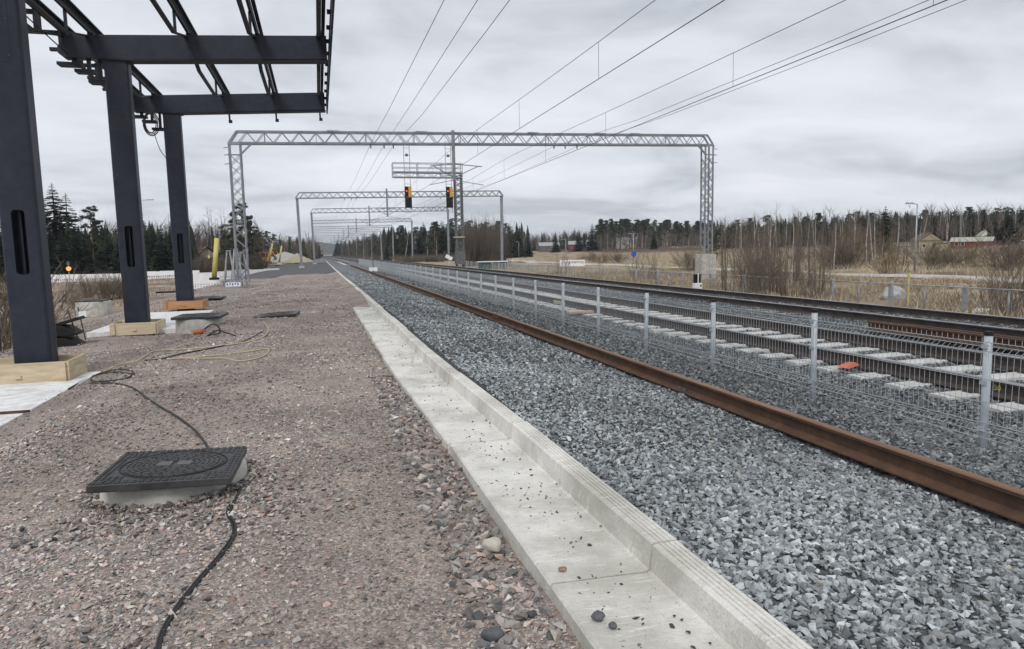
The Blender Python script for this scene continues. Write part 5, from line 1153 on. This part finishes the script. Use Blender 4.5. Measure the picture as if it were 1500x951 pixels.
bare_wood('bare_wood', (875, 1050), 250, 320, 420, 6, 10, M['twig'], 'grey brown bare wood under the pines right of centre')
bare_wood('bare_wood', (775, 885), 300, 400, 300, 6, 9.5, M['twig'], 'grey brown bare trees around the far houses')
bare_wood('bare_wood', (500, 780), 200, 260, 300, 5, 9, M['twig'], 'grey brown bare trees in the central wood')
bare_wood('bare_wood', (150, 385), 112, 160, 620, 5, 9, M['twig'], 'grey brown bare wood behind the left hand houses')
bare_wood('bare_wood', (380, 466), 180, 420, 380, 6, 9, M['redtwig'], 'brown bare wood along the left side of the line')
# far hills closing the line
Vh = []; Fh = []; k = 0
for i in range(80):
    x = -1500 + i * 50; hh = 16 + 9 * math.sin(i * .5) + 6 * math.sin(i * 1.3); Vh += [(x, 1650, -2), (x, 1700, hh), (x, 2300, hh + 12), (x, 2350, -2)]
    if i: Fh += [(4*(i-1)+j, 4*i+j, 4*i+j+1, 4*(i-1)+j+1) for j in range(3)]
tag(link('wooded_hills', np_mesh('wooded_hills', np.array(Vh, float), np.array(Fh), M['farwood'], smooth_=True)), 'low wooded hills at the end of the line', 'hills', kind='structure')

# ------------------------------------------------------------------ dry grass on the field side
def blades(name, n, xr, yr, h0, h1, mt, label):
    x = RNG.uniform(*xr, n); y = RNG.uniform(*yr, n); cl = np.sin(x * 1.1 + np.sin(y * .7) * 2) + np.sin(y * .9 - x * .4) + RNG.normal(0, .6, n); k = cl > -.3; x, y = x[k], y[k]
    P = np.stack([x, y, h_ground(x, y)], 1); k = in_view(P, .15); P = P[k]; m = len(P); h = RNG.uniform(h0, h1, m); a = RNG.uniform(0, 6.28, m); ln = RNG.normal(0, .4, (m, 2)) * h[:, None]
    w_ = .012 + .018 * RNG.random(m); d = np.stack([np.cos(a) * w_, np.sin(a) * w_, np.zeros(m)], 1)
    V = np.stack([P - d, P + d, P + np.concatenate([ln, h[:, None]], 1)], 1).reshape(-1, 3); F = np.arange(3 * m).reshape(-1, 3)
    tag(link(name, np_mesh(name, V, F, mt)), label, 'grass', kind='stuff')
blades('dry_grass', 38000, (17, 37), (8, 75), .12, .42, M['straw'], 'pale dry grass behind the chain link fence')
blades('dry_grass', 90000, (42, 105), (20, 160), .3, .8, M['straw'], 'pale straw grass of the field beyond the road')
blades('dry_grass', 45000, (17, 36), (8, 60), .1, .35, M['drygrass'], 'brown withered weeds behind the chain link fence')
blades('dry_grass', 26000, (-40, -9.5), (22, 90), .1, .35, M['drygrass'], 'brown withered grass left of the platform')

# ------------------------------------------------------------------ building site on the left and far end
BAR = MB(); BAR.box(-1.0, 1.0, -.06, .06, .42, .95); BAR.box(-1.0, 1.0, -.12, .12, 0, .14); BARP = BAR
def barrier(x, y, rz, label, group='white barriers'):
    e = empty('site_barrier', (x, y, gz(x, y)), label, 'barrier', group, rz=rz)
    link('panel', PANELM, e); link('foot_rail', FOOTM, e); [link('picket', PICKM, e, (-.9 + k * .2, 0, 0)) for k in range(10)]
PANELM = MB().box(-.99, .99, -.06, .06, .40, .90).mesh('panel', M['white']); FOOTM = MB().box(-.99, .99, -.14, .14, 0, .13).mesh('foot_rail', M['white']); PICKM = MB().box(-.035, .035, -.05, .05, .131, .399).mesh('picket', M['white'])
for k in range(16):
    t = k / 15; x = -31.5 + 17.5 * t; y = 89 - 1.5 * t
    barrier(x - .6, y, -.08, 'white plastic site barrier in the row behind the columns')
for k in range(3):
    x, y = polar(299, 66 - k * 4.5); barrier(x, y, .1, ('far', 'middle', 'near')[k] + ' white barrier of the stepped group left of the yellow tube', None)
for k in range(5): barrier(-10.6 + k * 1.25, 72 + k * 4, .6, 'white plastic barrier in the line behind the steel frames', 'barriers behind the steel frames')
def tube_post(px, D, top, label, z, lean=.12):
    x, y = polar(px, D); r_ = ray(px, top); h = CAMZ + r_.z / math.hypot(r_.x, r_.y) * D - z; e = empty('yellow_tube', (x, y, z), label, 'tube')
    MB().cyl((0, 0), .42, -.05, .16, 16).build('white_footing', M['white'], e); MB().cyl((0, 0), .30, .161, .3, 16).build('black_collar', M['black'], e); MB().tube([(0, 0, .3), (lean * h, 0, h)], .15, 14, .135).build('tube', M['yellow'], e, True)
    MB().box(-.28, -.17, -.05, .05, h * .55, h * .62).build('strap_clip', M['yellow'], e)
tube_post(311, 46, 349, 'nearest tall yellow tube standing on a white footing', -.02, .11); tube_post(393, 118, 357, 'yellow tube beside the orange excavator', .02, .2); tube_post(408, 133, 360, 'farthest yellow tube on the dark gravel', .02, .18)
# grey steel frames at the portal foot
for k, (px, D, hh, lab) in enumerate([(334, 46.5, 2.1, 'grey steel support frame leftmost at the portal foot'), (345, 45.5, 2.2, 'grey steel support frame in the middle at the portal foot'), (354, 46, 2.05, 'grey steel support frame rightmost at the portal foot')]):
    x, y = polar(px, D); e = empty('support_frame', (x, y, float(h_platform(x, y))), lab, 'frame', rz=.2 * k)
    for s_ in (-1, 1): MB().bar((s_ * .35, -.2, 0), (s_ * .08, 0, hh), .08).build('frame_leg', M['galv'], e); MB().bar((s_ * .35, .5, 0), (s_ * .08, 0, hh), .07).build('frame_leg', M['galv'], e)
    for z in (.3, .9): MB().bar((-.33 + z * .12, -.17 + z * .08, z), (.33 - z * .12, -.17 + z * .08, z), .06).build('cross_bar', M['galv'], e)
    MB().box(-.14, .14, -.1, .1, hh, hh + .06).build('head_plate', M['galv'], e)
x, y = polar(338, 44.5); e = empty('site_notice', (x, y, float(h_platform(x, y))), 'small blue and white notice board leaning at the steel frames', 'notice', rz=.15); o = MB().box(-.42, .42, -.02, .02, .0, .24).build('board', M['white'], e); o.rotation_euler.x = -.25
mb = MB(); [mb.box(-.36 + k * .15, -.28 + k * .15, -.03, -.024, .06 + .04 * (k % 2), .2) for k in range(5)]; q = mb.build('print', M['bluesign'], e); q.rotation_euler.x = -.25; q['kind'] = 'stuff'
tag(MB().bar((0, 0, .05), (5.2, .6, .06), .12, .1).build('black_pipe', M['black'], loc=(-9.5, 45, -.55)), 'long black pipe lying on the gravel by the yellow tube', 'pipe')
# gravel heaps, excavator, warning lamp, train
def heap(x, y, rx, ry, h, mt, label, z=0, seed=0):
    r = np.random.default_rng(seed); n, m = 28, 9; V = []; F = []
    for j in range(m):
        t = j / (m - 1)
        for i in range(n): a = 2 * math.pi * i / n; k = (1 - t) * (1 + .16 * math.sin(3 * a + seed) + r.normal(0, .04)); V.append((k * rx * math.cos(a), k * ry * math.sin(a), h * (1 - (1 - t) ** 1.25 * 1.0) + r.normal(0, .03) * h))
    for j in range(m - 1):
        for i in range(n): F.append((j * n + i, j * n + (i + 1) % n, (j + 1) * n + (i + 1) % n, (j + 1) * n + i))
    return tag(link('gravel_heap', np_mesh('gravel_heap', np.array(V), np.array(F), mt, smooth_=True), loc=(x, y, z - .1)), label, 'heap')
palegrav = gravel_mat('pale_gravel', [(.40, .38, .36), (.46, .44, .42), (.35, .33, .31)], .06, ((.8, .8, .8), (1, 1, 1)), 1, .5); sandg = gravel_mat('sandy_gravel', [(.38, .34, .22), (.44, .40, .27), (.33, .30, .2)], .06, ((.8, .8, .8), (1, 1, 1)), 1, .5)
heap(-7.6, 168, 5.5, 9, 2.3, palegrav, 'long pale gravel heap at the far end of the platform', 0, 3); heap(-3.8, 150, 3.2, 5, 1.5, sandg, 'sandy gravel heap beside the third portal leg', 0, 5); heap(-4.6, 158, 2.5, 4, 1.9, palegrav, 'small pale gravel heap between the larger heaps', 0, 8)
x, y = polar(386, 124); e = empty('excavator', (x, y, 0), 'small orange excavator on the far platform', 'excavator', rz=.3)
for s_ in (-1, 1): MB().prism([(-.95, 0), (.95, 0), (1.1, .2), (.95, .42), (-.95, .42), (-1.1, .2)], s_ * .6 - .17, s_ * .6 + .17).build('crawler', M['black'], e)
MB().box(-.8, .8, -.6, .6, .45, 1.05).build('body', M['machine'], e, bevel=.06); cabo = MB().box(-.75, .2, -.55, .1, 1.06, 2.1).build('cab', M['machine'], e, bevel=.05); MB().box(-.65, .1, -.565, -.552, 1.25, 2.0).build('cab_window', M['glass'], cabo); MB().bar((.5, 0, 1.0), (1.2, 0, 2.4), .22).build('boom', M['machine'], e); MB().bar((1.2, 0, 2.4), (1.9, 0, 1.3), .18).build('stick', M['machine'], e); MB().prism([(1.6, .7), (2.1, .75), (2.0, 1.3), (1.75, 1.35)], -.25, .25).build('bucket', M['oldsteel'], e)
x, y = polar(376, 120); e = empty('trailer', (x, y, -.1), 'dark trailer with pale load left of the orange excavator', 'trailer', rz=.2); MB().box(-1.1, 1.1, -.7, .7, .5, .7).build('bed', M['oldsteel'], e); MB().box(-1.0, .6, -.6, .6, .702, 1.4).build('cover', M['walldark'], e, bevel=.05); MB().box(-.9, 1.0, -.75, -.5, .3, .48).build('pale_load', M['white'], e)
for s_ in (-1, 1): MB().tube([(.3, s_ * .75, .3), (.3, s_ * .9, .3)], .3, 14).build('wheel', M['black'], e)
x, y = polar(98, 86); e = empty('warning_lamp', (x, y, gz(x, y)), 'flashing amber warning lamp on a pole by the white barriers', 'lamp'); MB().tube([(0, 0, 0), (0, 0, 2.3)], .04, 6).build('pole', M['galv'], e); MB().tube([(0, -.1, 1.55), (0, .1, 1.55)], .22, 14).build('lamp_disc', M['amber_lamp'], e); MB().box(-.12, .12, -.1, .1, 1.9, 2.25).build('battery_box', M['oldsteel'], e)
for px, D, lab in ((205, 96, 'street lamp arm showing right of the middle column'), (277, 105, 'street lamp arm showing right of the third column')):
    x, y = polar(px, D); lamp(x, y, 9.6 if px < 250 else 6.8, 1.6, lab, rz=math.pi)
x = 3.25 + float(curve_x(330)); e = empty('work_train', (x - .6, 330, .1), 'distant orange and dark work train far down the line', 'train')
MB().box(-1.4, 1.4, 0, 10, 1.0, 1.9).build('body', M['rust'], e); MB().box(-1.3, 1.3, 1, 6, 2.31, 3.3).build('cab', M['walldark'], e, bevel=.1); MB().box(-1.45, 1.45, -.1, 10, .3, .98).build('underframe', M['black'], e)
for s_ in (-1, 1): MB().tube([(s_ * .8, -.12, 1.5), (s_ * .8, -.02, 1.5)], .14, 10).build('headlight', M['amber_lamp'], e)
p = polar(655, 92)
tag(MB().box(-.5, .5, -.1, .1, 0, .5).build('white_trackside_board', M['white'], loc=(17.6, 96, .5), rot=(0, .5, 0)), 'tilted white board beside the second portal leg', 'board')
e = empty('buffer_marker', (4.45, 60, -.02), 'white block with thin dark post against the fence', 'marker'); MB().box(-.35, .35, -.3, .3, 0, .35).build('block', M['white'], e, bevel=.03); MB().tube([(0, 0, .35), (0, 0, 1.7)], .05, 6).build('post', M['oldsteel'], e)

# ------------------------------------------------------------------ damp air
hz = MB().box(-2700, 2700, -450, 3900, -6, 60).build('haze', None); tag(hz, 'thin pale haze in the damp air', 'haze', kind='stuff')
hm = bpy.data.materials.new('haze'); hm.use_nodes = True; hn = hm.node_tree.nodes; hn.clear(); ho = hn.new('ShaderNodeOutputMaterial'); hv = hn.new('ShaderNodeVolumePrincipled')
hv.inputs['Color'].default_value = (.80, .87, .97, 1); hv.inputs['Density'].default_value = .00022; hv.inputs['Anisotropy'].default_value = .2; hm.node_tree.links.new(hv.outputs[0], ho.inputs['Volume']); hz.data.materials.append(hm)

# ------------------------------------------------------------------ tell small groups of look-alikes apart by their order in the row
ORD = 'first second third fourth fifth sixth seventh eighth ninth tenth eleventh twelfth thirteenth fourteenth fifteenth sixteenth seventeenth eighteenth nineteenth twentieth'.split()
bpy.context.view_layer.update(); sets = {}
for o in bpy.data.objects:
    if o.parent is None and 'group' in o and 'label' in o: sets.setdefault((o['group'], o['label']), []).append(o)
for (gname, lab), os_ in sets.items():
    if not 2 <= len(os_) <= 20: continue
    u, v, w_ = project(np.array([tuple(o.matrix_world.translation) for o in os_])); vis = [(a, o) for a, o in zip(u, os_) if 0 < a < 1500]
    for k, (a, o) in enumerate(sorted(vis, key=lambda t: t[0])): o['label'] = o['category'] + ', ' + ORD[k] + ' from the left of the ' + gname
